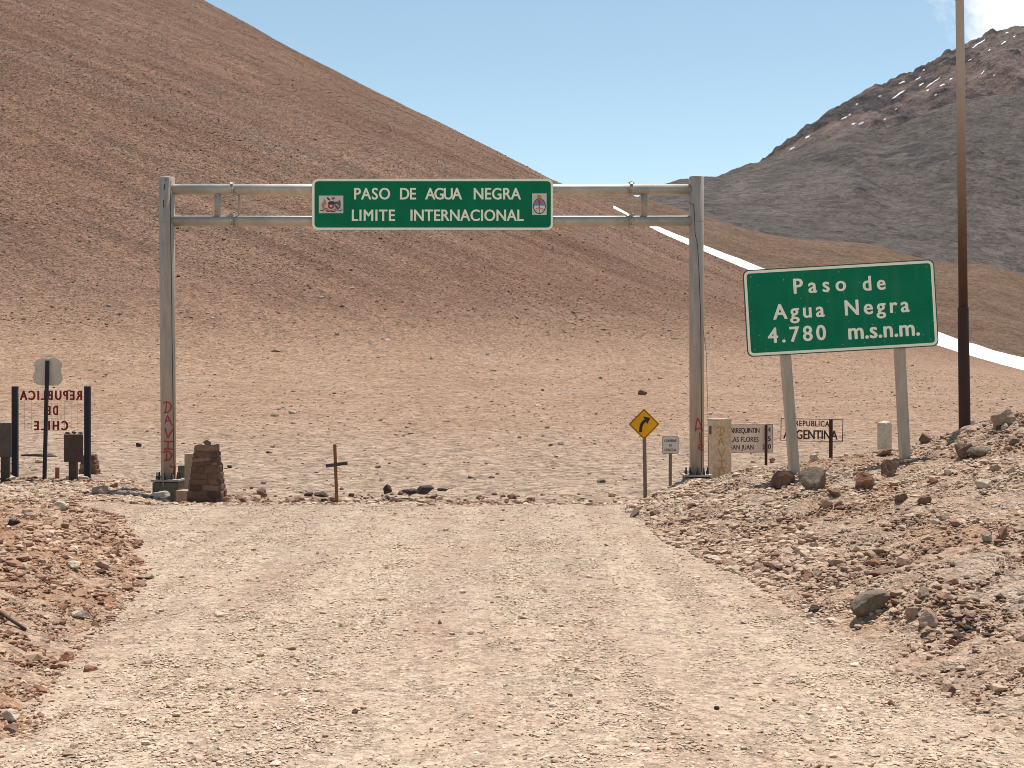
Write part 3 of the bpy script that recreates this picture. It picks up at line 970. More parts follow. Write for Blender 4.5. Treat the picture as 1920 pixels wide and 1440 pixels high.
scatter('red_rubble', x[L_], y[L_], s[L_] * 0.95, fl[L_], np.clip(tone[L_] - 0.08, 0, 1), M['red_rubble'], 1, 16, 0.26, 14, label='reddish broken rubble heaped on the left bank of the road', cat='rubble')
scatter('bank_rubble', x[~L_], y[~L_], s[~L_], fl[~L_], tone[~L_], M['rubble'], 1, 16, 0.28, 4, label='pale broken stone rubble covering the right bank beside the road', cat='rubble')
# ragged strip of broken stone along the far lip of the road, under the beam; its dark tones paint in the bank's shade
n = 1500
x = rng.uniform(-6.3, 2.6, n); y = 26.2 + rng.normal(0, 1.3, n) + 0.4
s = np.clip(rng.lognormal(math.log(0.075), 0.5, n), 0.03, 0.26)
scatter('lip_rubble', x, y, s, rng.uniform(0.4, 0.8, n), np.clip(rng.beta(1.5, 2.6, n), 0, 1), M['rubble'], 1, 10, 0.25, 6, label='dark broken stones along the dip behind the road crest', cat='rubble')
# plain
x, y = cam_density(34000, 26, 150, 0.9)
s = np.clip(rng.lognormal(math.log(0.028), 0.6, len(x)), 0.015, 0.32) * np.clip(0.8 + y / 70, 0.8, 2.4)
scatter('plain_stones', x, y, s, rng.uniform(0.3, 0.7, len(x)), np.clip(rng.beta(2.8, 1.3, len(x)), 0, 1), M['scree_st'], 1, 10, 0.36, 7, label='small stones strewn over the stony plain behind the gate', cat='stones')
# scree on the cone
n = 90000
y = 100 + 230 * rng.random(n) ** 0.8
x = y * rng.uniform(-0.43, 0.3, n)
cl = fbm(x, y, 14, 4, 71)
ok = (rng.random(n) < np.clip(0.55 + cl * 1.5, 0.1, 1)) & (np.hypot(x - XA, y - YA) < 272)
x, y = x[ok], y[ok]
s = np.clip(rng.lognormal(math.log(0.15), 0.38, len(x)), 0.07, 0.6)
scatter('scree_stones', x, y, s, rng.uniform(0.3, 0.7, len(x)), np.clip(rng.beta(2.0, 1.6, len(x)), 0, 1), M['scree_st'], 1, 8, 0.35, 8, label='reddish scree stones covering the big left hillside', cat='scree')

# ------------------------------------------------------------------ single rocks
RM = {
 'grey': mat_rock('rock_grey', (0.13, 0.097, 0.073), (0.25, 0.19, 0.142)),
 'brown': mat_rock('rock_brown', (0.13, 0.075, 0.052), (0.26, 0.155, 0.105)),
 'red': mat_rock('rock_red', (0.19, 0.085, 0.052), (0.34, 0.175, 0.11)),
 'tan': mat_rock('rock_tan', (0.29, 0.20, 0.14), (0.43, 0.32, 0.23)),
 'pale': mat_rock('rock_pale', (0.44, 0.345, 0.255), (0.61, 0.51, 0.395)),
 'pink': mat_rock('rock_pink', (0.32, 0.205, 0.155), (0.45, 0.32, 0.25)),
 'dark': mat_rock('rock_dark', (0.045, 0.034, 0.032), (0.105, 0.075, 0.065)),
}
def rock(px, py, wpx, hpx, colr, label, roll=0.0, D=None, deep=0.8, seed=None, sink=0.22, name='rock', planes=13):
    """one stone whose foot is seen at photo pixel (px, py)"""
    p = ground_hit(px, py) if D is None else P(px, py, D)
    k = p.y / F
    wv, hv = wpx * k, hpx * k
    sd = seed if seed is not None else int(px * 7 + py * 13)
    v, f = rock_shape(4, sd, planes, 0.012, 0.62)
    hv2 = hv / (1 - sink)
    v = v * np.array([wv / 2, wv / 2 * deep, hv2 / 2])
    g = np.random.default_rng(sd)
    yaw = g.uniform(-0.5, 0.5)
    c, s = math.cos(yaw), math.sin(yaw)
    v = np.stack([v[:, 0] * c - v[:, 1] * s, v[:, 0] * s + v[:, 1] * c, v[:, 2]], 1)
    v[:, 0] *= (wv / 2) / np.abs(v[:, 0]).max()
    if roll:
        c, s = math.cos(roll), math.sin(roll)
        v = np.stack([v[:, 0] * c - v[:, 2] * s, v[:, 1], v[:, 0] * s + v[:, 2] * c], 1)
    n3 = np.array([mnoise.noise(Vector(q) * (5.0 / max(wv, 0.05)) + Vector((sd, 0, 0))) for q in v])
    v = v * (1 + 0.085 * n3)[:, None]
    v[:, 2] -= v[:, 2].min() + hv2 * sink
    base = np.array([p.x, p.y + wv * 0.3 * deep, 0]); 
    base[2] = p.z if D is not None else max(p.z, min(gz(base[0], base[1]), p.z + 0.06))
    me = np_mesh(name, v, f, False)
    o = link(name, me, RM[colr])
    o.location = base
    tag(o, label, 'rock')
    return o

ROCKS = [
 # right bank, heap and crest
 (1890, 795, 48, 30, 'tan', 'big flat-topped tan block on top of the rubble heap at the right'),
 (1526, 916, 54, 40, 'grey', 'rounded grey boulder just right of the left post of the tilted green sign'),
 (1622, 915, 42, 32, 'red', 'squarish red-brown rock between the two posts of the tilted green sign'),
 (1672, 893, 34, 30, 'brown', 'pointed grey-brown rock against the right post of the tilted green sign'),
 (1470, 913, 44, 30, 'brown', 'low brown rock against the left foot of the tilted green sign'),
 (1566, 935, 26, 13, 'brown', 'small flat brown rock just below the grey boulder by the sign'),
 (1550, 952, 24, 17, 'pink', 'small pale pinkish wedge rock below the grey boulder'),
 (1573, 955, 16, 12, 'brown', 'tiny brown stone beside the pinkish wedge rock on the right bank'),
 (1691, 942, 27, 14, 'brown', 'oval brown rock in front of the right post of the tilted sign'),
 (1735, 946, 28, 14, 'brown', 'long low brown rock right of the oval brown rock on the bank'),
 (1752, 909, 18, 14, 'red', 'small reddish rock right of the right sign post'),
 (1846, 917, 30, 17, 'pale', 'pale pinkish slab rock below the heap at the right'),
 (1772, 977, 20, 13, 'tan', 'small round tan rock in the middle of the right bank slope'),
 (1755, 984, 18, 9, 'pale', 'white flat stone touching the small round tan rock'),
 (1852, 1018, 21, 18, 'tan', 'rounded tan stone, left of a pair at the right edge'),
 (1881, 1011, 19, 21, 'red', 'dark reddish stone, right of a pair at the right edge'),
 (1533, 1084, 21, 17, 'tan', 'greyish cube-like stone at the foot of the right bank'),
 (1512, 1083, 18, 14, 'red', 'small reddish stone left of the cube-like stone at the bank foot'),
 (1655, 1080, 52, 10, 'brown', 'long thin dark slab lying on the lower right bank'),
 (1640, 1060, 36, 12, 'red', 'flat reddish slab just above the long thin slab'),
 (1529, 1150, 27, 15, 'dark', 'dark stone left of the large tilted grey boulder by the road'),
 (1733, 1122, 23, 20, 'tan', 'tan rounded stone above the pink rocks on the lower right bank'),
 (1744, 1176, 40, 30, 'pink', 'large pinkish broken rock right of the tilted grey boulder'),
 (1711, 1162, 24, 22, 'pink', 'smaller pinkish rock leaning on the large pinkish broken rock'),
 (1781, 1303, 34, 17, 'brown', 'pale-topped brown rock low at the right edge of the road'),
 (1787, 1211, 18, 13, 'red', 'small dark red stone on the orange soil at the right'),
 (1190, 970, 20, 16, 'grey', 'dark grey stone at the left tip of the right rubble bank'),
 (1229, 968, 20, 11, 'brown', 'brown stone right of the dark grey stone at the bank tip'),
 (1289, 1025, 19, 10, 'red', 'orange-red stone alone at the edge of the road'),
 (1838, 856, 44, 17, 'grey', 'long grey rock on the slope of the right heap'),
 (1811, 860, 36, 24, 'brown', 'dark jagged rock left of the long grey rock on the heap'),
 (1737, 828, 24, 14, 'brown', 'dark rock jutting at the left end of the right heap'),
 (1528, 863, 18, 12, 'pale', 'pale stone on the bank crest below the country name sign'),
 (1449, 868, 13, 10, 'red', 'small red stone on the bank crest beside the distance board post'),
 (1885, 806, 14, 12, 'pale', 'pale round stone under the big tan block on the heap'),
 (1822, 796, 18, 10, 'pale', 'pale flat stone at the foot of the rusty mast'),
 (1905, 835, 30, 14, 'grey', 'grey slab at the right edge of the heap'),
 (1868, 884, 24, 14, 'tan', 'tan stone on the reddish soil below the heap'),
 # left side
 (185, 928, 32, 17, 'pink', 'pink and dark broken rock on the left verge'),
 (298, 938, 36, 17, 'pale', 'pale flat slab in front of the left gantry footing'),
 (212, 914, 14, 9, 'red', 'small reddish stone behind the pink and dark broken rock'),
 (140, 902, 46, 11, 'pale', 'long whitish rock at the foot of the brown box panel'),
 (14, 903, 24, 10, 'pale', 'whitish stone under the panel at the far left'),
 (22, 987, 26, 12, 'dark', 'dark stone on the left bank near the frame edge'),
 (112, 957, 28, 14, 'pale', 'pale stone on the red rubble of the left bank'),
 (135, 1068, 32, 14, 'pale', 'pale oval flat stone half way along the left bank'),
 (83, 1068, 22, 12, 'brown', 'brown stone left of the pale oval flat stone'),
 (268, 1086, 36, 10, 'tan', 'thin tan slab lying on the road beside the left bank'),
 (190, 1066, 30, 14, 'pink', 'pinkish stone on the inner edge of the left bank'),
 (148, 1158, 36, 13, 'pale', 'pale long stone at the foot of the left bank'),
 (125, 1240, 28, 16, 'red', 'orange rock at the foot of the left bank'),
 (168, 1259, 28, 10, 'red', 'flat orange stone on the road near the left bank foot'),
 (18, 1352, 36, 20, 'pale', 'large pale rock in the lower left corner'),
 (18, 1377, 34, 16, 'brown', 'brown rock below the pale rock in the lower left corner'),
 (128, 1420, 26, 10, 'tan', 'tan flat stone at the bottom left of the road'),
 (36, 1095, 22, 10, 'red', 'reddish stone on the crest of the left bank'),
 (412, 1157, 30, 8, 'pale', 'pale stone flush with the road surface left of the middle'),
 # on the road
 (824, 1171, 9, 8, 'red', 'single dark red pebble in the middle of the road'),
 (665, 1338, 13, 8, 'brown', 'small brown stone on the near road, left of the middle'),
 (1070, 1308, 10, 6, 'brown', 'small brown stone on the near road, right of the middle'),
 (1672, 1322, 13, 9, 'red', 'reddish pebble on the near road at the right'),
 (1345, 1332, 12, 7, 'dark', 'dark pebble on the near road towards the right bank'),
]
for r in ROCKS:
    rock(*r)
rock(1634, 1156, 80, 34, 'grey', 'largest grey boulder, tilted at the foot of the right bank', roll=0.42, deep=0.7, sink=0.18, seed=5)
# beyond the crest
for r in [
 (727, 925, 18, 17, 'dark', 'dark upright triangular stone behind the road crest', 28.2),
 (768, 927, 34, 10, 'dark', 'long dark slab behind the road crest, right of the triangular stone', 28.4),
 (796, 926, 34, 15, 'dark', 'dark tilted slab leaning on the long dark slab behind the crest', 28.0),
 (829, 921, 22, 6, 'dark', 'thin dark stone right of the tilted slab behind the crest', 29.0),
 (602, 932, 30, 10, 'dark', 'low dark rock left of the iron cross', 27.6),
 (491, 931, 24, 16, 'brown', 'pointed brown stone right of the masonry cairn', 27.0),
 (659, 931, 12, 6, 'dark', 'small dark stone right of the iron cross foot', 27.4),
 (1128, 905, 18, 7, 'grey', 'flat grey stone on the plain left of the curve sign', None),
 (1206, 741, 20, 10, 'brown', 'lone dark brown rock high on the plain above the curve sign', None),
 (883, 897, 12, 4, 'dark', 'thin dark stone lying on the plain, left of two near the middle', None),
 (921, 897, 14, 4, 'dark', 'thin dark stone lying on the plain, right of two near the middle', None),
 (260, 838, 12, 8, 'dark', 'small dark rock on the plain left of the left gantry post', None),
 (430, 878, 10, 6, 'dark', 'small dark stone on the plain right of the cairn', None),
 (505, 850, 14, 4, 'dark', 'thin dark stone on the plain far right of the cairn', None),
 (708, 878, 12, 5, 'brown', 'small brown stone on the plain beyond the iron cross', None),
]:
    rock(*r[:6], D=r[6], sink=0.12 if r[6] else 0.22)
rock(69, 861, 76, 10, 'dark', 'long low dark stone row lying behind the shield sign pole', D=37.0, deep=0.25, sink=0.2, planes=26)

# ------------------------------------------------------------------ the border gantry
def bar(mb, p0, p1, wx, wy, yaw=0.0, mi=0):
    """a square bar from p0 to p1"""
    p0 = Vector(p0); p1 = Vector(p1)
    a = (p1 - p0).normalized()
    ex = Vector((math.cos(yaw), math.sin(yaw), 0))
    ex = (ex - a * ex.dot(a)).normalized()
    ey = a.cross(ex)
    vs = []
    for p in (p0, p1):
        for sx, sy in ((-1, -1), (1, -1), (1, 1), (-1, 1)):
            vs.append(p + ex * sx * wx / 2 + ey * sy * wy / 2)
    return mb.add(vs, [(0, 1, 2, 3), (7, 6, 5, 4), (0, 4, 5, 1), (1, 5, 6, 2), (2, 6, 7, 3), (3, 7, 4, 0)], mi)

GD = 25.0
gk = GD / F
gan = thing('border_gantry', 'grey steel gantry over the dirt road carrying a wide green border sign', 'gantry', (P(810, 720, GD).x, GD, 0))
posts = []
for (pt, pb, yt, yb, rt, rb) in ((312.5, 316.0, 333, 898, 14.6, 13.6), (1305.5, 1306.5, 331, 889, 13.6, 13.4)):
    a = P(pb, yb, GD); b = P(pt, yt, GD)
    posts.append((a, b, rb * gk, rt * gk))
    mb = MB()
    mb.tube([a, a.lerp(b, .5), b - Vector((0, 0, .012)), b], [rb * gk, (rb + rt) / 2 * gk, rt * gk, rt * gk - .012], 32)
    po = mb.build('post', M['galv'], gan)
    # base plate with its anchor bolts on a concrete footing
    mb = MB(); mb.box(a + Vector((0, 0, -.018)), (.54, .54, .036), bev=.004)
    pl = mb.build('base_plate', M['galv'], gan)
    for k in range(10):
        t = 2 * math.pi * (k + .35) / 10
        c = a + Vector((.218 * math.cos(t), .218 * math.sin(t), 0))
        mb = MB()
        mb.tube([c + Vector((0, 0, -.22)), c + Vector((0, 0, .125)), c + Vector((0, 0, .135))], [.013, .013, .009], 8)
        mb.tube([c + Vector((0, 0, .0)), c + Vector((0, 0, .034))], .027, 6, sm=False)
        mb.tube([c + Vector((0, 0, .036)), c + Vector((0, 0, .066))], .025, 6, sm=False)
        mb.build('anchor_bolt', M['bolt'], pl)
    g0 = gz(a.x, a.y)
    mb = MB(); mb.box((a.x, a.y, a.z - .03 - .3), (.50, .50, .56), bev=.02)
    mb.build('footing', M['conc_grey'], gan)
    # a welded collar under the top beam
    mb = MB(); c = P(pt, 417, GD)
    mb.tube([c, c + Vector((0, 0, .02))], rt * gk + .006, 32, cap=False)
    mb.build('band', M['galv'], gan)
# beams: upper and lower pipe
xl = P(326, 0, GD).x - .06; xr = P(1293, 0, GD).x + .06
beam_z = []
for ya, yb in ((345.2, 365.5), (404.5, 424.6)):
    zc = CAMZ - ((ya + yb) / 2 - 720) / F * GD
    rr = (yb - ya) / 2 * gk
    beam_z.append((zc, rr))
    mb = MB()
    mb.tube([(xl, GD, zc), (xl + 3, GD, zc - .004), ((xl + xr) / 2, GD, zc - .012), (xr - 3, GD, zc - .004), (xr, GD, zc)], rr, 40)
    bo = mb.build('beam', M['beam'], gan)
    for px in (436, 1183.5):
        x = P(px, 0, GD).x
        mb = MB()
        for s in (-.016, .016):
            mb.tube([(x + s - .011, GD, zc), (x + s + .011, GD, zc)], rr + .022, 28, sm=False)
        for k in range(8):
            t = 2 * math.pi * (k + .0) / 8
            mb.tube([(x - .055, GD + (rr + .034) * math.sin(t), zc + (rr + .034) * math.cos(t)), (x + .055, GD + (rr + .034) * math.sin(t), zc + (rr + .034) * math.cos(t))], .012, 6)
            mb.box((x, GD + (rr + .03) * math.sin(t), zc + (rr + .03) * math.cos(t)), (.05, .04, .04), Matrix.Rotation(-t, 3, 'X'))
        mb.build('flange', M['beam'], bo)
for px, rr in ((408.5, 6.3), (700, 6.3), (930, 6.3), (1208, 6.3)):
    x = P(px, 0, GD).x
    mb = MB(); mb.tube([(x, GD, beam_z[1][0] + beam_z[1][1] - .01), (x, GD, beam_z[0][0] - beam_z[0][1] + .01)], rr * gk, 20)
    mb.build('strut', M['galv'], gan)
x = P(448, 0, GD).x
mb = MB(); mb.tube([(x, GD + .02, beam_z[1][0] + .08), (x, GD + .02, beam_z[0][0] - .06)], .021, 12)
mb.build('conduit', M['galv'], gan)
# thin earth cables clipped to the posts
def on_post(i):
    a, b, r0, r1 = posts[i]
    def f(px, py, dep=0.0):
        q = P(px, py, GD)
        t = (q.z - a.z) / (b.z - a.z)
        c = a.lerp(b, t); r = r0 + (r1 - r0) * t
        s = max(-1, min(1, (q.x - c.x) / r))
        ang = math.asin(s)
        return Vector((c.x + (r + dep) * math.sin(ang), c.y - (r + dep) * math.cos(ang), q.z))
    return f
for i, L in ((0, [(322, 340), (322.5, 420), (324, 520), (325, 640), (326.5, 760), (327.5, 860), (329, 905)]), (1, [(1291.5, 379), (1294, 383), (1299, 385), (1300, 400), (1301.5, 440), (1306, 460), (1309, 520), (1312, 600), (1313, 720), (1314, 884)])):
    f = on_post(i)
    mb = MB(); mb.tube([f(x_, y_, .004) for x_, y_ in L], .006, 6)
    mb.build('cable', M['rust_dark'], gan)
a = P(1327, 640, GD); mb = MB()
mb.tube([P(1316, 600, GD - .1), P(1324, 660, GD - .05), P(1327, 760, GD), P(1329, 896, GD)], .004, 5)
mb.build('wire', M['rust_dark'], gan)
mb = MB(); mb.tube([P(307.5, 862, GD - .2), P(306, 866, GD - .23), P(306, 914, GD - .30)], .012, 8)
mb.build('earth_rod', M['galv'], gan)
# scuffs on the left post head
f = on_post(0)
for L, wd in (([(313, 347), (312, 352), (312.5, 358)], .02), ([(311, 377), (310.5, 383), (311.5, 391)], .025), ([(316, 337), (314, 342)], .012)):
    mb = MB()
    ribbon(mb, L, 1.8 if wd > .015 else 1.0, lambda x_, y_, d_: f(x_, y_, .002 + d_))
    mb.build('scuff', M['bolt'], gan)

def strokes(mb, LL, wpx, fn):
    for L in LL:
        pts = []
        for i in range(len(L) - 1):                      # finer so that it hugs the surface
            for t in (0, .34, .67): pts.append((L[i][0] + (L[i + 1][0] - L[i][0]) * t, L[i][1] + (L[i + 1][1] - L[i][1]) * t))
        pts.append(L[-1])
        ribbon(mb, pts, wpx, fn, .003)
q8 = lambda L: [(270 + a_ / 6.545, 740 + b_ / 6.545) for a_, b_ in L]
f0 = on_post(0)
mb = MB()
strokes(mb, [q8(L) for L in ([(300, 92), (296, 150), (288, 222)], [(252, 112), (290, 86), (335, 98), (354, 140), (345, 185), (310, 218), (266, 224)],
   [(282, 352), (296, 300), (312, 252), (335, 310), (362, 378)], [(288, 322), (348, 320)], [(284, 408), (300, 470), (318, 532), (345, 470), (372, 416)],
   [(264, 568), (320, 576), (380, 572)], [(321, 576), (316, 664)], [(264, 668), (310, 660), (368, 672)], [(302, 682), (296, 800)],
   [(252, 712), (290, 686), (335, 694), (360, 740), (345, 785), (305, 806), (266, 806)], [(344, 862), (352, 888), (402, 886)], [(386, 888), (374, 986)])], 2.0, lambda x_, y_, d_: f0(x_, y_, .002 + d_))
mb.build('graffiti', M['red_paint'], gan)
q6 = lambda L: [(1120 + a_ / 5.3333, 720 + b_ / 5.3333) for a_, b_ in L]
f1 = on_post(1)
mb = MB()
strokes(mb, [q6(L) for L in ([(972, 472), (978, 400), (990, 338), (1012, 380), (1046, 472)], [(972, 462), (1000, 436), (1024, 448), (1046, 470)], [(1012, 482), (1016, 530), (1020, 582)],
   [(1002, 636), (1034, 634), (1046, 612), (1026, 598), (1006, 614), (1004, 642), (1024, 658), (1060, 658)])], 2.0, lambda x_, y_, d_: f1(x_, y_, .002 + d_))
mb.build('graffiti', M['red_paint'], gan)

# its sign board
SD = GD - .16; sk = SD / F
c = P((585 + 1037.5) / 2, (335 + 431.5) / 2, SD)
Ms = plane_M(c)
W_, H_ = 452.5 * sk, 96.5 * sk
mb = MB(); mb.poly(rrect(W_, H_, 11 * sk), Ms @ Matrix.Translation((0, 0, -.03)), .03)
sp = mb.build('sign_panel', M['green'], gan)
mb = MB()
ring(mb, rrect(W_ - .004, H_ - .004, 11 * sk), rrect(W_ - 9.4 * sk, H_ - 9.4 * sk, 7 * sk), Ms @ Matrix.Translation((0, 0, .001)), .004)
mb.build('border', M['cream'], sp)
for px in (660.5, 750.5):
    x = (px - 811.25) * sk
    mb = MB()
    mb.box(Ms @ Vector((x, 0, .0005)), (.004, .003, H_ - .14))
    mb.build('seam', M['greenback'], sp)
zx = lambda a_: 640 + a_ / 4.3636
for body, x0, x1, yb, cap in (('PASO', 105, 400, 374, 21.6), ('DE', 480, 612, 374, 21.6), ('AGUA', 686, 988, 374, 21.6), ('NEGRA', 1083, 1470, 374, 21.6), ('LIMITE', 86, 440, 414.2, 21.2), ('INTERNACIONAL', 566, 1492, 414.2, 21.2)):
    lettering('lettering', body, (zx(x0) - 811.25) * sk, (zx(x1) - 811.25) * sk, -(yb - 383.25) * sk, cap * sk, Ms @ Matrix.Translation((0, 0, .001)), M['cream'], sp, bold=.02, narrow=.86)
for px in (640, 700, 930, 990):
    x = P(px, 0, GD).x
    for zc, rr in beam_z:
        mb = MB(); mb.box((x, GD - .05, zc + rr + .015), (.05, .17, .03))
        mb.build('bracket', M['galv'], sp)

# coats of arms at both ends, painted on white plates
def blob(cx_, cy_, rx, ry, n=18, a0=0, a1=360):
    return [(cx_ + rx * math.cos(R(a0 + (a1 - a0) * k / n)), cy_ + ry * math.sin(R(a0 + (a1 - a0) * k / n))) for k in range(n + (0 if a1 - a0 == 360 else 1))]
EM = [solid('plate_white', (0.66, 0.60, 0.53), .6), solid('emblem_red', (.50, .05, .035), .6), solid('emblem_blue', (.03, .035, .075), .6), solid('emblem_tan', (.46, .24, .11), .6),
      solid('emblem_grey', (.14, .115, .11), .6), solid('emblem_black', (.02, .02, .02), .6), solid('emblem_light', (.75, .72, .66), .6), solid('emblem_sun', (.62, .25, .04), .6),
      solid('emblem_sky', (.20, .26, .40), .6), solid('emblem_green', (.05, .10, .045), .6), solid('emblem_flesh', (.62, .26, .17), .6)]
def emblem(shapes, lines, rect, conv):
    mb = MB()
    def loc(p):
        x_, y_ = conv(p); return ((x_ - 811.25) * sk, -(y_ - 383.25) * sk)
    x0, y0, x1, y1 = rect
    mb.poly([loc(p) for p in ((x0, y1), (x1, y1), (x1, y0), (x0, y0))], Ms @ Matrix.Translation((0, 0, .001)), .006, 0)
    lay = .0075
    for mi, pts in shapes:
        pp = [loc(p) for p in pts]
        ar = sum(pp[i][0] * pp[(i + 1) % len(pp)][1] - pp[(i + 1) % len(pp)][0] * pp[i][1] for i in range(len(pp)))
        if ar < 0: pp = pp[::-1]
        mb.poly(pp, Ms @ Matrix.Translation((0, 0, lay)), .0012, mi); lay += .0005
    for mi, pts, wd in lines:
        ribbon(mb, [loc(p) for p in pts], wd * sk, Ms @ Matrix.Translation((0, 0, lay)), .0012, mi); lay += .0005
    return mb.build('emblem', EM, sp)
cv1 = lambda p: (580 + p[0] / 12, 330 + p[1] / 12)
emblem([
  (3, [(290, 690), (272, 660), (290, 610), (318, 580), (330, 545), (322, 525), (345, 532), (372, 545), (385, 600), (392, 640), (372, 655), (350, 640), (338, 690), (322, 720), (300, 722)]),
  (4, [(545, 590), (600, 572), (655, 580), (660, 545), (680, 540), (705, 580), (708, 650), (690, 735), (640, 742), (600, 720), (580, 680), (560, 640)]),
  (5, [(396, 492), (420, 480), (446, 505), (478, 545), (462, 560), (425, 535), (402, 520)]),
  (6, [(428, 545), (450, 552), (470, 580), (440, 580)]),
  (1, blob(530, 508, 30, 26)), (1, blob(562, 498, 20, 16)),
  (2, [(428, 585), (470, 570), (555, 570), (560, 640), (428, 645)]),
  (1, [(418, 645), (560, 642), (556, 700), (530, 735), (490, 748), (440, 730), (420, 700)]),
  (6, [(490, 632), (500, 660), (525, 662), (505, 680), (512, 705), (488, 690), (466, 702), (474, 678), (455, 660), (480, 658)]),
 ], [
  (4, [(555, 700), (600, 690), (640, 712), (680, 680)], 1.2), (6, [(600, 640), (640, 660), (660, 700)], 1.5),
  (5, [(240, 772), (300, 790), (340, 745), (400, 735), (425, 760), (380, 790), (410, 806), (470, 790), (500, 800), (560, 806), (610, 775), (560, 745), (620, 740), (680, 790), (720, 765), (745, 760)], 1.3),
  (1, [(360, 770), (420, 775), (520, 775), (600, 760)], 1.0), (3, [(310, 700), (300, 770)], 1.2), (3, [(345, 690), (350, 730)], 1.0),
 ], (215, 442, 765, 838), cv1)
cv2 = lambda p: (960 + p[0] / 14.4, 340 + p[1] / 14.4)
emblem([
  (7, blob(735, 430, 68, 62)),
  (9, blob(740, 672, 172, 212, 30)),
  (8, blob(740, 660, 150, 180, 18, 180, 360)),
  (6, [(590, 660), (890, 660)] + blob(740, 660, 150, 196, 16, 0, 180)),
  (1, [(700, 520), (735, 500), (770, 525), (775, 600), (745, 620), (705, 600)]),
 ], [
  (10, [(625, 755), (680, 735), (735, 712), (800, 740), (862, 765)], 2.2),
  (1, [(738, 600), (738, 850)], 1.4), (10, [(650, 790), (700, 770)], 1.0), (10, [(780, 790), (830, 775)], 1.0),
 ], (545, 328, 935, 908), cv2)

# ------------------------------------------------------------------ tilted altitude sign on the right bank
AD = 20.0; ak = AD / F
cpx = np.array([1576.3, 577.8]); roll = R(3.35)
alt = thing('altitude_sign', 'large tilted green road sign on two grey posts on the right rubble bank', 'road sign', (P(1590, 0, AD).x, AD, gz(P(1590, 0, AD).x, AD)))
ca = P(cpx[0], cpx[1], AD - .09)
akp = (AD - .09) / F
Ma = plane_M(ca, roll=roll)
def al(px, py):
    dx, dy = (px - cpx[0]) * akp, -(py - cpx[1]) * akp
    c_, s_ = math.cos(-roll), math.sin(-roll)
    return (dx * c_ - dy * s_, dx * s_ + dy * c_)
W_, H_ = 358.5 * akp, 162.5 * akp
mb = MB(); mb.poly(rrect(W_, H_, 11 * akp), Ma @ Matrix.Translation((0, 0, -.012)), .012)
ap = mb.build('sign_panel', M['green2'], alt)
mb = MB()
ring(mb, rrect(W_ - 3.2 * akp, H_ - 3.2 * akp, 10 * akp), rrect(W_ - 13 * akp, H_ - 13 * akp, 6 * akp), Ma @ Matrix.Translation((0, 0, .001)), .003)
mb.build('border', M['cream'], ap)
mb = MB(); ring(mb, rrect(W_ + .006, H_ + .006, 11 * akp), rrect(W_ - 3.0 * akp, H_ - 3.0 * akp, 10 * akp), Ma @ Matrix.Translation((0, 0, -.013)), .0165)
mb.build('edge_trim', M['greenback'], ap)
z5 = lambda a_, b_: (1360 + a_ / 3.42857, 460 + b_ / 3.42857)
for body, x0, x1, yb0, cap in (('Paso', 440, 778, 312, 97), ('de', 884, 1032, 293, 95), ('Agua', 308, 640, 478, 98), ('Negra', 770, 1186, 452, 99), ('4.780', 275, 650, 630, 98), ('m.s.n.m.', 792, 1252, 606, 106)):
    lx, ly = al(*z5(x0, yb0))
    rx, _ = al(*z5(x1, yb0 - (x1 - x0) * math.tan(roll)))
    lettering('lettering', body, lx, rx, ly, cap / 3.42857 * akp, Ma @ Matrix.Translation((0, 0, .001)), M['cream'], ap, bold=.024, narrow=.92, depth=.003)
for q in ((-.46, .42), (0, .42), (.46, .42), (-.46, -.42), (0, -.42), (.46, -.42)):
    mb = MB(); p = Ma @ Vector((q[0] * W_, q[1] * H_, 0)); mb.tube([p, p + Vector((0, -.005, 0))], .009, 8)
    mb.build('rivet', M['post'], ap)
for (bx, by, tx, ty) in ((1491, 908, 1463, 540), (1698, 888, 1680, 520)):
    b = P(bx, by, AD); t = P(tx, ty, AD)
    b = b + (b - t).normalized() * .35
    mb = MB(); bar(mb, b, t, 17.0 * ak, 14 * ak, R(9))
    mb.build('post', M['post'], alt)

# ------------------------------------------------------------------ small signs beyond the gate
def post_down(px, py, D, sink=.35):
    """foot of a post, pushed a little under the ground there"""
    p = P(px, py, D)
    return Vector((p.x, p.y, min(p.z, gz(p.x, p.y)) - sink))

# curve warning
D = 29.0; k = D / F
cur = thing('curve_sign', 'yellow diamond warning sign with a black bend arrow on a slim brown post', 'road sign', post_down(1210, 905, D, 0))
mb = MB(); bar(mb, post_down(1210.4, 922, D), P(1207.5, 780, D), 6.6 * k, 4 * k)
mb.build('post', M['stake'] if False else solid('weathered_post', (.22, .15, .115), .8), cur)
Mc = plane_M(P(1207.5, 795.2, D - .05), roll=R(45.4))
s_ = 58.5 / math.sqrt(2) * k
mb = MB(); mb.poly(rrect(s_, s_, 2.5 * k), Mc, .012)
cp = mb.build('sign_panel', M['yellow'], cur)
mb = MB(); ring(mb, rrect(s_ - 1.8 * k, s_ - 1.8 * k, 2 * k), rrect(s_ - 4.6 * k, s_ - 4.6 * k, 1.5 * k), Mc @ Matrix.Translation((0, 0, .013)), .002)
mb.build('border', M['darkred'], cp)
Mu = plane_M(P(1207.5, 795.2, D - .05))
lc = lambda a_, b_: ((1120 + a_ / 5.3333 - 1207.5) * k, -(720 + b_ / 5.3333 - 795.2) * k)
mb = MB()
ribbon(mb, [lc(*p) for p in ((432, 482), (434, 440), (440, 412), (452, 390), (470, 372), (490, 358))], 5.6 * k, Mu @ Matrix.Translation((0, 0, .0132)), .002)
pp = [lc(*p) for p in ((458, 325), (530, 340), (498, 402), (484, 372))]
mb.poly(pp[::-1], Mu @ Matrix.Translation((0, 0, .0135)), .0024)
mb.build('arrow', M['black'], cp)

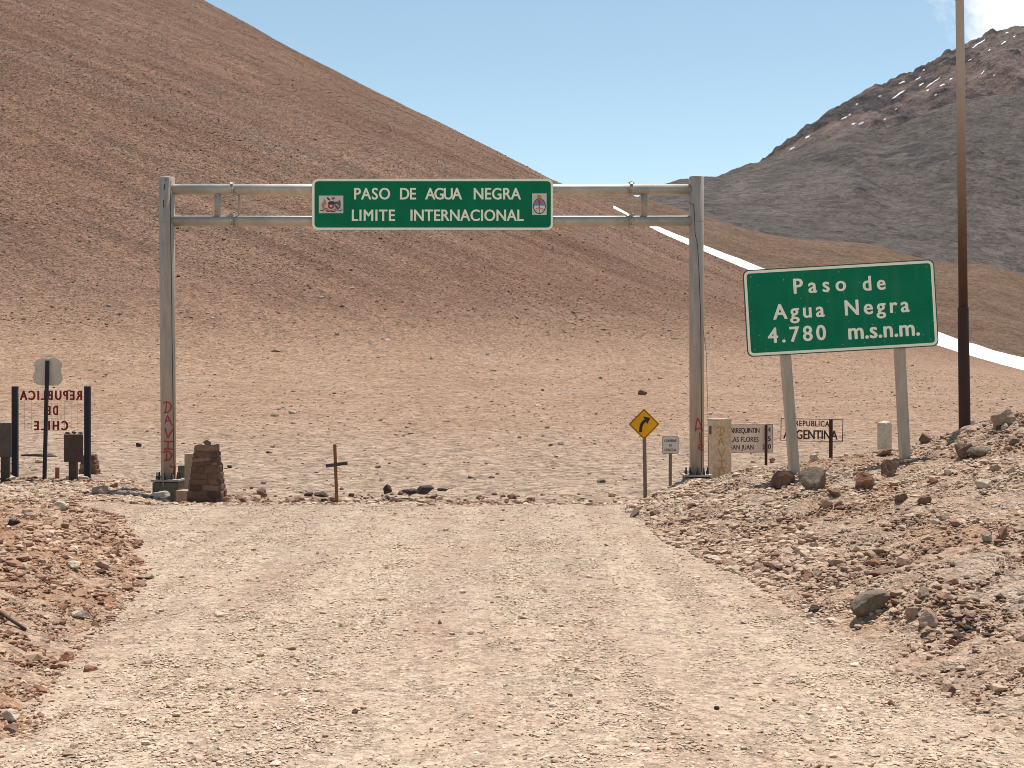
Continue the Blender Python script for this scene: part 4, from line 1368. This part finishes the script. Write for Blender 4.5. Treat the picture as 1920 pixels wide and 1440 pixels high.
# keep right
D = 31.0; k = D / F
kr = thing('keep_right_sign', 'small white square sign with three lines of grey writing left of the right gantry post', 'road sign', post_down(1256, 900, D, 0))
mb = MB(); bar(mb, post_down(1256.5, 906, D), P(1257, 822, D), 5.6 * k, 4 * k)
mb.build('post', bpy.data.materials['weathered_post'], kr)
Mk = plane_M(P(1257, 834.5, D - .04))
mb = MB(); mb.poly(rrect(30.5 * k, 32.5 * k, 2 * k), Mk, .008)
kp = mb.build('sign_panel', M['white_panel'], kr)
mb = MB(); ring(mb, rrect(30 * k, 32 * k, 2 * k), rrect(28 * k, 30 * k, 1.5 * k), Mk @ Matrix.Translation((0, 0, .009)), .002)
mb.build('border', M['grey_text'], kp)
for body, x0, x1, yb, cap in (('CONSERVE', -11.6, 11.6, 5.6, 5), ('SU', -2.6, 2.6, -2.9, 4.6), ('DERECHA', -11.0, 11.0, -11.6, 5)):
    lettering('lettering', body, x0 * k, x1 * k, yb * k, cap * k, Mk @ Matrix.Translation((0, 0, .009)), M['grey_text'], kp, bold=.03, depth=.002, narrow=.7)

# distance board
D = 27.0; k = D / F
db = thing('distance_board', 'pale board listing three place names and distances, half hidden by the ochre-lettered pillar', 'road sign', post_down(1436, 870, D, 0))
x0, x1, y0, y1 = 1347.0, 1449.2, 796.2, 848.2
cb = P((x0 + x1) / 2, (y0 + y1) / 2, D)
Mb = plane_M(cb, roll=R(.3))
mb = MB(); mb.poly(rrect((x1 - x0) * k, (y1 - y0) * k, .5 * k), Mb @ Matrix.Translation((0, 0, -.012)), .012)
bp_ = mb.build('sign_panel', M['dusty_panel'], db)
mb = MB(); ring(mb, rrect((x1 - x0 + .6) * k, (y1 - y0 + .6) * k, .5 * k), rrect((x1 - x0 - 1.0) * k, (y1 - y0 - 1.0) * k, .4 * k), Mb, .004)
mb.build('border', M['text_brown'], bp_)
q = lambda a_, b_: ((1120 + a_ / 5.3333 - (x0 + x1) / 2) * k, -(720 + b_ / 5.3333 - (y0 + y1) / 2) * k)
for body, a0, a1, b_, cap in (('ARREQUINTIN', 1326, 1622, 490, 50), ('LAS FLORES', 1333, 1612, 579, 50), ('SAN JUAN', 1330, 1562, 656, 48)):
    X0, Yb = q(a0, b_); X1, _ = q(a1, b_)
    lettering('lettering', body, X0, X1, Yb, cap / 5.3333 * k, Mb @ Matrix.Translation((0, 0, .001)), M['text_brown'], bp_, bold=.012, depth=.002, narrow=.7)
for body, a0, a1, b_, cap, mm in (('4', 1705, 1735, 482, 48, 'text_brown'), ('5', 1706, 1734, 572, 48, 'text_brown'), ('0', 1706, 1736, 650, 46, 'text_brown'), ('2', 1650, 1672, 652, 46, 'letter_red')):
    X0, Yb = q(a0, b_); X1, _ = q(a1, b_)
    lettering('lettering', body, X0, X1, Yb, cap / 5.3333 * k, Mb @ Matrix.Translation((0, 0, .001)), M[mm], bp_, bold=.012, depth=.002)
for px in (1436.4, 1362):
    mb = MB(); bar(mb, post_down(px - .4, 872, D - .06), P(px, 796.5, D - .06), 4.6 * k, 4 * k)
    mb.build('post', M['post_brown'], db)

# country board, Argentine side: letters on an open wire frame
D = 27.5; k = D / F
ab = thing('country_board', 'see-through framed board reading the Argentine republic name behind the tilted green sign', 'road sign', post_down(1557, 860, D, 0))
x0, x1, y0, y1 = 1463.8, 1580.6, 785.2, 827.8
Mb = plane_M(P((x0 + x1) / 2, (y0 + y1) / 2, D), roll=R(-1.0))
mb = MB(); ring(mb, rrect((x1 - x0) * k, (y1 - y0) * k, .3 * k), rrect((x1 - x0 - 2.2) * k, (y1 - y0 - 2.2) * k, .3 * k), Mb @ Matrix.Translation((0, 0, -.01)), .02)
fr = mb.build('frame', M['text_brown'], ab)
def wiremesh(Mx, w_, h_, step, r_, parent, m):
    mb = MB(); nx = int(w_ / step); ny = int(h_ / step)
    for i in range(nx + 1):
        x_ = -w_ / 2 + w_ * i / nx
        mb.tube([Mx @ Vector((x_, -h_ / 2, 0)), Mx @ Vector((x_, h_ / 2, 0))], r_, 4)
    for i in range(ny + 1):
        y_ = -h_ / 2 + h_ * i / ny
        mb.tube([Mx @ Vector((-w_ / 2, y_, .004)), Mx @ Vector((w_ / 2, y_, .004))], r_, 4)
    return mb.build('wire_mesh', m, parent)
wiremesh(Mb, (x1 - x0 - 2) * k, (y1 - y0 - 2) * k, .11, .0016, ab, M['wire'])
q = lambda a_, b_: ((1360 + a_ / 3.42857 - (x0 + x1) / 2) * k, -(460 + b_ / 3.42857 - (y0 + y1) / 2) * k)
for body, a0, a1, b_, cap in (('REPUBLICA', 447, 668, 1164, 36), ('ARGENTINA', 372, 722, 1246, 58)):
    X0, Yb = q(a0, b_); X1, _ = q(a1, b_)
    lettering('lettering', body, X0, X1, Yb, cap / 3.42857 * k, Mb @ Matrix.Translation((0, 0, .006)), M['text_brown'], ab, bold=.022, depth=.006, narrow=.75)
for px in (1558, 1489):
    mb = MB(); bar(mb, post_down(px - .6, 862, D - .07), P(px, 786.5, D - .07), 6.0 * k, 4 * k)
    mb.build('post', M['post_brown'], ab)

# ------------------------------------------------------------------ pillar with ochre graffiti, marker block, mast
D = 25.6; k = D / F
b = post_down(1351, 892, D, .3)
zt = P(0, 788, D).z
pil = thing('concrete_pillar', 'tan concrete pillar with ochre painted letters right of the right gantry post', 'pillar', (b.x, b.y, gz(b.x, b.y)))
yaw = R(9)
rot = Matrix.Rotation(yaw, 3, 'Z')
wf = 35.5 * k
mb = MB(); cpil = Vector((P(1350.5, 0, D).x, D + .1, (b.z + zt) / 2))
mb.box(cpil, (wf, wf * 1.0, zt - b.z), rot, bev=.012)
shaft = mb.build('shaft', M['conc'], pil)
mb = MB(); mb.box((cpil.x, cpil.y, zt + .012), (wf * 1.05, wf * 1.05, .03), rot, bev=.006)
mb.build('cap', M['conc_pale'], pil)  # whiter concrete paints the sunlight on the pillar top
mb = MB()
mb.box(cpil + rot @ Vector((-wf / 2 - .002, -wf * .02, zt - .12 - cpil.z - .08)), (.008, .13, .17), rot)
mb.build('hole_patch', M['bolt'], pil)  # dark sheet on the left face, painting the shade inside a hole
Mp = Matrix.Translation(cpil + rot @ Vector((0, -wf / 2 - .001, 0))) @ Matrix.Rotation(yaw, 4, 'Z') @ plane_M(Vector((0, 0, 0)))
kk = (D - .15) / F
lp = lambda x_, y_, d_: Mp @ Vector(((x_ - 1353.2) * kk, CAMZ - (y_ - 720) / F * (D - .15) - cpil.z, .001 + d_))
mb = MB()
strokes(mb, [q6(L) for L in ([(1182, 446), (1215, 430), (1250, 440), (1266, 470), (1246, 506), (1206, 522)], [(1222, 440), (1220, 520)], [(1198, 616), (1212, 575), (1230, 536), (1246, 580), (1258, 618)], [(1204, 582), (1254, 582)],
  [(1200, 646), (1216, 690), (1236, 738), (1254, 690), (1274, 640)], [(1206, 768), (1270, 770)], [(1238, 770), (1236, 836)], [(1184, 842), (1230, 836), (1280, 842)], [(1192, 860), (1240, 850), (1268, 880), (1262, 925)], [(1212, 862), (1210, 925)])], 1.9, lp)
mb.build('graffiti', M['ochre_paint'], pil)

D = 26.0; k = D / F
b = post_down(1658.5, 845, D, .3)
zt = P(0, 793, D).z
mk = thing('boundary_marker', 'short pale square marker pillar with a chipped top between the tilted sign posts', 'marker', (b.x, b.y, gz(b.x, b.y)))
mb = MB(); mb.box((b.x, b.y, (b.z + zt) / 2), (19.5 * k, 19.5 * k, zt - b.z), Matrix.Rotation(R(38), 3, 'Z'), bev=.02)
mo = mb.build('shaft', M['conc_pale'], mk)
v, f = rock_shape(3, 77, 9, .05); v = v * np.array([.125, .125, .035])
o = link('chipped_top', np_mesh('chipped_top', v + np.array([b.x, b.y, zt]), f), M['conc_pale'], mk)
rock(1659, 856, 28, 15, 'brown', 'dark brown block stone at the foot of the pale marker pillar', D=None)

D = 23.0; k = D / F
b = post_down(1809, 800, D, .4)
ms = thing('tall_mast', 'tall leaning rusty steel mast with a wider dark foot behind the right heap', 'mast', (b.x, b.y, gz(b.x, b.y)))
mb = MB(); j = P(1806, 575, D)
mb.tube([b, P(1808.6, 790, D), j - Vector((0, 0, .02)), j], [10.8 * k, 10.6 * k, 10.0 * k, 8.6 * k], 24)
mb.build('lower_tube', M['mast'], ms)
mb = MB(); mb.tube([j - Vector((0, 0, .05)), P(1803, 300, D), P(1799.4, -2, D), P(1799.2, -14, D)], [8.3 * k, 8.0 * k, 7.6 * k, 7.2 * k], 24)
mb.build('upper_tube', M['mast'], ms)
mb = MB(); mb.tube([P(1799.5, 2, D), P(1790.5, -1, D)], .018, 8)
mb.build('hook', M['galv'], ms)

# ------------------------------------------------------------------ iron cross on the crest
D = 21.9; k = D / F
cr = thing('iron_cross', 'thin rusty iron cross standing alone on the road crest under the gantry', 'cross', post_down(632, 940, D, 0))
mb = MB(); bar(mb, post_down(632.8, 944, D, .25), P(627.6, 833, D), 5.8 * k, 3 * k)
mb.build('upright', M['rust'], cr)
mb = MB(); bar(mb, P(611, 873.8, D - .03), P(651.6, 868.2, D - .03), 2.2 * k, 6.2 * k, R(90))
mb.build('crossbar', M['rust_dark'], cr)
mb = MB(); bar(mb, P(629.5, 871, D - .05), P(629.5, 869, D - .05), .012, .012); mb.build('bolt', M['rust_dark'], cr)

# ------------------------------------------------------------------ masonry cairns
def cairn(label, px_l0, px_r0, px_l1, px_r1, ytop, ybot, D, course, seed):
    g = random.Random(seed); k = D / F
    zb = P(0, ybot, D).z - .15; zt = P(0, ytop, D).z
    xb0, xb1 = P(px_l0, 0, D).x, P(px_r0, 0, D).x
    xt0, xt1 = P(px_l1, 0, D).x, P(px_r1, 0, D).x
    dep0, dep1 = (xb1 - xb0) * .8, (xt1 - xt0) * .8
    root = thing('stone_cairn', label, 'cairn', ((xb0 + xb1) / 2, D + dep0 / 2, zb + .15))
    y_c = D + dep0 / 2
    core = MB()
    cxm = lambda t: ((xb0 * (1 - t) + xt0 * t) + (xb1 * (1 - t) + xt1 * t)) / 2
    wm = lambda t: (xb1 - xb0) * (1 - t) + (xt1 - xt0) * t
    dm = lambda t: dep0 * (1 - t) + dep1 * t
    vs = []
    for t in (0, 1):
        for sx, sy in ((-1, -1), (1, -1), (1, 1), (-1, 1)):
            vs.append((cxm(t) + sx * (wm(t) / 2 - .008), y_c + sy * (dm(t) / 2 - .008), zb + (zt - zb) * t - (.02 if t else 0)))
    core.add(vs, [(0, 3, 2, 1), (4, 5, 6, 7), (0, 1, 5, 4), (1, 2, 6, 5), (2, 3, 7, 6), (3, 0, 4, 7)])
    core.build('core', M['mortar'], root)
    st = []; stf = []; tn = []; base = 0
    z = zb
    while z < zt - .02:
        h = min(g.uniform(*course), zt - z)
        t = (z + h / 2 - zb) / (zt - zb)
        w_, d_ = wm(t), dm(t)
        for side in range(4):
            L = w_ if side in (0, 2) else d_
            p = -L / 2
            while p < L / 2 - .02:
                l = min(g.choice((g.uniform(.07, .16), g.uniform(.16, .36))), L / 2 - p)
                if L / 2 - p - l < .06: l = L / 2 - p
                v, f = rock_shape(3, g.randrange(9999), 8, .012, .9)
                v = np.sign(v) * np.abs(v) ** .5
                v = v * np.array([l / 2 + .006, .055 + g.uniform(-.006, .008), h / 2 * g.uniform(1.02, 1.2)])
                v[:, 2] += v[:, 0] * g.uniform(-.12, .12) + g.uniform(-.012, .012)
                c = p + l / 2
                off = (d_ if side in (0, 2) else w_) / 2 - .045
                if side == 0: v = v + np.array([c, -off, 0])
                elif side == 2: v = v + np.array([c, off, 0])
                elif side == 1: v = np.stack([-v[:, 1], v[:, 0], v[:, 2]], 1) + np.array([off, c, 0])
                else: v = np.stack([-v[:, 1], v[:, 0], v[:, 2]], 1) + np.array([-off, c, 0])
                st.append(v + np.array([cxm(t), y_c, z + h / 2])); stf.append(f + base); base += len(v); tn.append(np.full(len(v), g.random() if z + h < zt - .03 else .95))
                p += l
        z += h
    link('stonework', np_mesh('stonework', np.concatenate(st), np.concatenate(stf), False, {'tone': ('POINT', np.concatenate(tn))}), M['masonry'], root)
    return zt, y_c
zt, yc = cairn('brown tapered masonry cairn beside the left gantry post with a stone on top', 348, 416, 362, 401, 836, 935, 23.3, (.06, .15), 4)
p = P(391, 836, yc)
o = rock(391, 836, 15, 10, 'brown', 'small stone resting on top of the masonry cairn', D=23.55, deep=.8, sink=0.02, seed=12)
o.location.z = zt + .0; o.location.y = yc - .1
cairn('brown stone cairn behind the dark right post of the Chilean board', 140, 184, 152, 173, 852, 902, 28.4, (.07, .12), 9)

def slab(name, label, cat, px0, px1, y0, y1, D, depth, m, yaw=0.0, below=.2, bev=.015):
    k = D / F
    zt = P(0, y0, D).z; zb = P(0, y1, D).z - below
    mb = MB(); mb.box((0, 0, 0), ((px1 - px0) * k, depth, zt - zb), Matrix.Rotation(yaw, 3, 'Z'), bev=bev)
    o = mb.build(name, m)
    o.location = (P((px0 + px1) / 2, 0, D).x, D + depth / 2, (zt + zb) / 2)
    return tag(o, label, cat)
slab('stone_slab', 'pale tan upright slab standing behind the masonry cairn', 'slab', 345.5, 410, 851, 914, 24.55, .16, M['conc_dull'])
slab('concrete_block', 'dark grey concrete block behind the left gantry footing', 'block', 333, 347, 873, 904, 25.45, .3, M['conc_grey'])
slab('concrete_kerb', 'low tan concrete block on the ground between gantry footing and cairn', 'block', 331, 358, 920, 932, 24.0, .3, M['conc_dull'], R(-12))

# ------------------------------------------------------------------ signs at the far left, seen from behind
z7 = lambda a_, b_: (a_ / 6.0, 660 + b_ / 6.0)
# country board, Chilean side
D = 27.2; k = D / F
cb_ = thing('country_board', 'wire mesh board with mirrored dark red Chilean republic lettering between two navy posts', 'road sign', post_down(95, 895, D, 0))
for px in (28.3, 164.2):
    mb = MB(); bar(mb, post_down(px, 897, D, .3), P(px, 724.3, D), 10.4 * k, 8 * k)
    mb.build('post', M['navy'], cb_)
x0, x1, y0, y1 = 33.8, 158.4, 730.5, 806
Mb = plane_M(P((x0 + x1) / 2, (y0 + y1) / 2, D))
wiremesh(Mb, (x1 - x0) * k, (y1 - y0) * k, .135, .0042, cb_, M['wire'])
for body, a0, a1, b_, cap in (('REPUBLICA', 226, 926, 540, 106), ('DE', 530, 656, 711, 106), ('CHILE', 386, 770, 881, 106)):
    q0 = z7(a0, b_); q1 = z7(a1, b_)
    lettering('lettering', body, (q0[0] - (x0 + x1) / 2) * k, (q1[0] - (x0 + x1) / 2) * k, -(q0[1] - (y0 + y1) / 2) * k, cap / 6 * k, Mb @ Matrix.Translation((0, 0, .006)), M['letter_red'], cb_, bold=.034, depth=.012, mirror=True, narrow=.55 if body == 'DE' else .72)
# shield route marker
D = 26.4; k = D / F
sh = thing('shield_sign', 'back of a grey shield-shaped route sign on a thin dark pole', 'road sign', post_down(83, 896, D, 0))
mb = MB(); a = P(*z7(496, 1425), D); bar(mb, post_down(a.x / D * F + 960, 897, D, .3), P(*z7(533, 96), D), 6.2 * k, 5 * k)
mb.build('pole', M['navy'], sh)
SH = [(420, 84), (475, 70), (535, 80), (590, 68), (640, 70), (676, 94), (706, 130), (694, 178), (686, 215), (704, 265), (706, 305), (690, 348), (656, 372), (600, 380), (540, 377), (470, 374), (412, 364), (378, 322), (368, 270), (388, 226), (394, 180), (380, 130), (396, 102)]
c = z7(540, 225); Msh = plane_M(P(c[0], c[1], D + .06))
mb = MB(); mb.poly([((z7(*p)[0] - c[0]) * k, -(z7(*p)[1] - c[1]) * k) for p in SH][::-1], Msh, .004)
mb.build('sign_plate', M['shield'], sh)
# brown panels on posts
D = 26.0; k = D / F
bx = thing('backed_panel', 'small dark brown rectangular panel seen from behind beside the right navy post', 'road sign', post_down(138, 896, D, 0))
mb = MB(); a = P(138, 840.5, D); mb.box(a, (35.5 * k, .03, 51.5 * k), bev=.004)
mb.build('panel', M['brown_sheet'], bx)
mb = MB(); bar(mb, post_down(137.5, 897, D + .06, .3), P(137.5, 830, D + .06), 15 * k, 8 * k)
mb.build('post', M['brown_sheet'], bx)
mb = MB(); mb.box(P(138, 814.2, D), (35.5 * k, .05, 1.2 * k)); mb.build('top_edge', M['post'], bx)
for i, (px, w_, h_, lb) in enumerate(((127.5, 11, 3.6, 'flat dark stone at the left end on top of the small brown panel'), (139, 9, 5.0, 'middle of three small dark stones on top of the small brown panel'), (150.5, 9, 3.6, 'flat dark stone at the right end on top of the small brown panel'))):
    o = rock(px, 813.5, w_, h_, 'dark', lb, D=D, deep=.6, sink=.02, seed=300 + i)
    o.location = (P(px, 0, D).x, D, P(0, 813.5, D).z)
D = 26.2; k = D / F
lp_ = thing('backed_panel', 'large dark grey panel cut by the left edge of the photo', 'road sign', post_down(10, 896, D, 0))
mb = MB(); mb.box(P(-14, 825, D), (72 * k, .03, 64 * k), bev=.004); mb.build('panel', M['grey_sheet'], lp_)
for px in (10.5, -38):
    mb = MB(); bar(mb, post_down(px, 897, D + .05, .3), P(px, 800, D + .05), 15.5 * k, 7 * k); mb.build('post', M['brown_sheet'], lp_)
D = 25.9; k = D / F
mb = MB(); bar(mb, post_down(107, 902, D, .1), P(107.6, 876.5, D), 6.4 * k, 5 * k)
tag(mb.build('stake', M['stake']), 'short red-brown stake stuck in the ground between the shield pole and brown panel', 'stake')
# rod lying on the left bank
a = ground_hit(-6, 1160); b = ground_hit(48, 1188)
mb = MB(); mb.tube([a + Vector((0, 0, .06)), b + Vector((0, 0, .03))], .013, 8)
tag(mb.build('iron_rod', M['rust_dark']), 'dark rusty rod lying on the left rubble bank at the photo edge', 'rod')
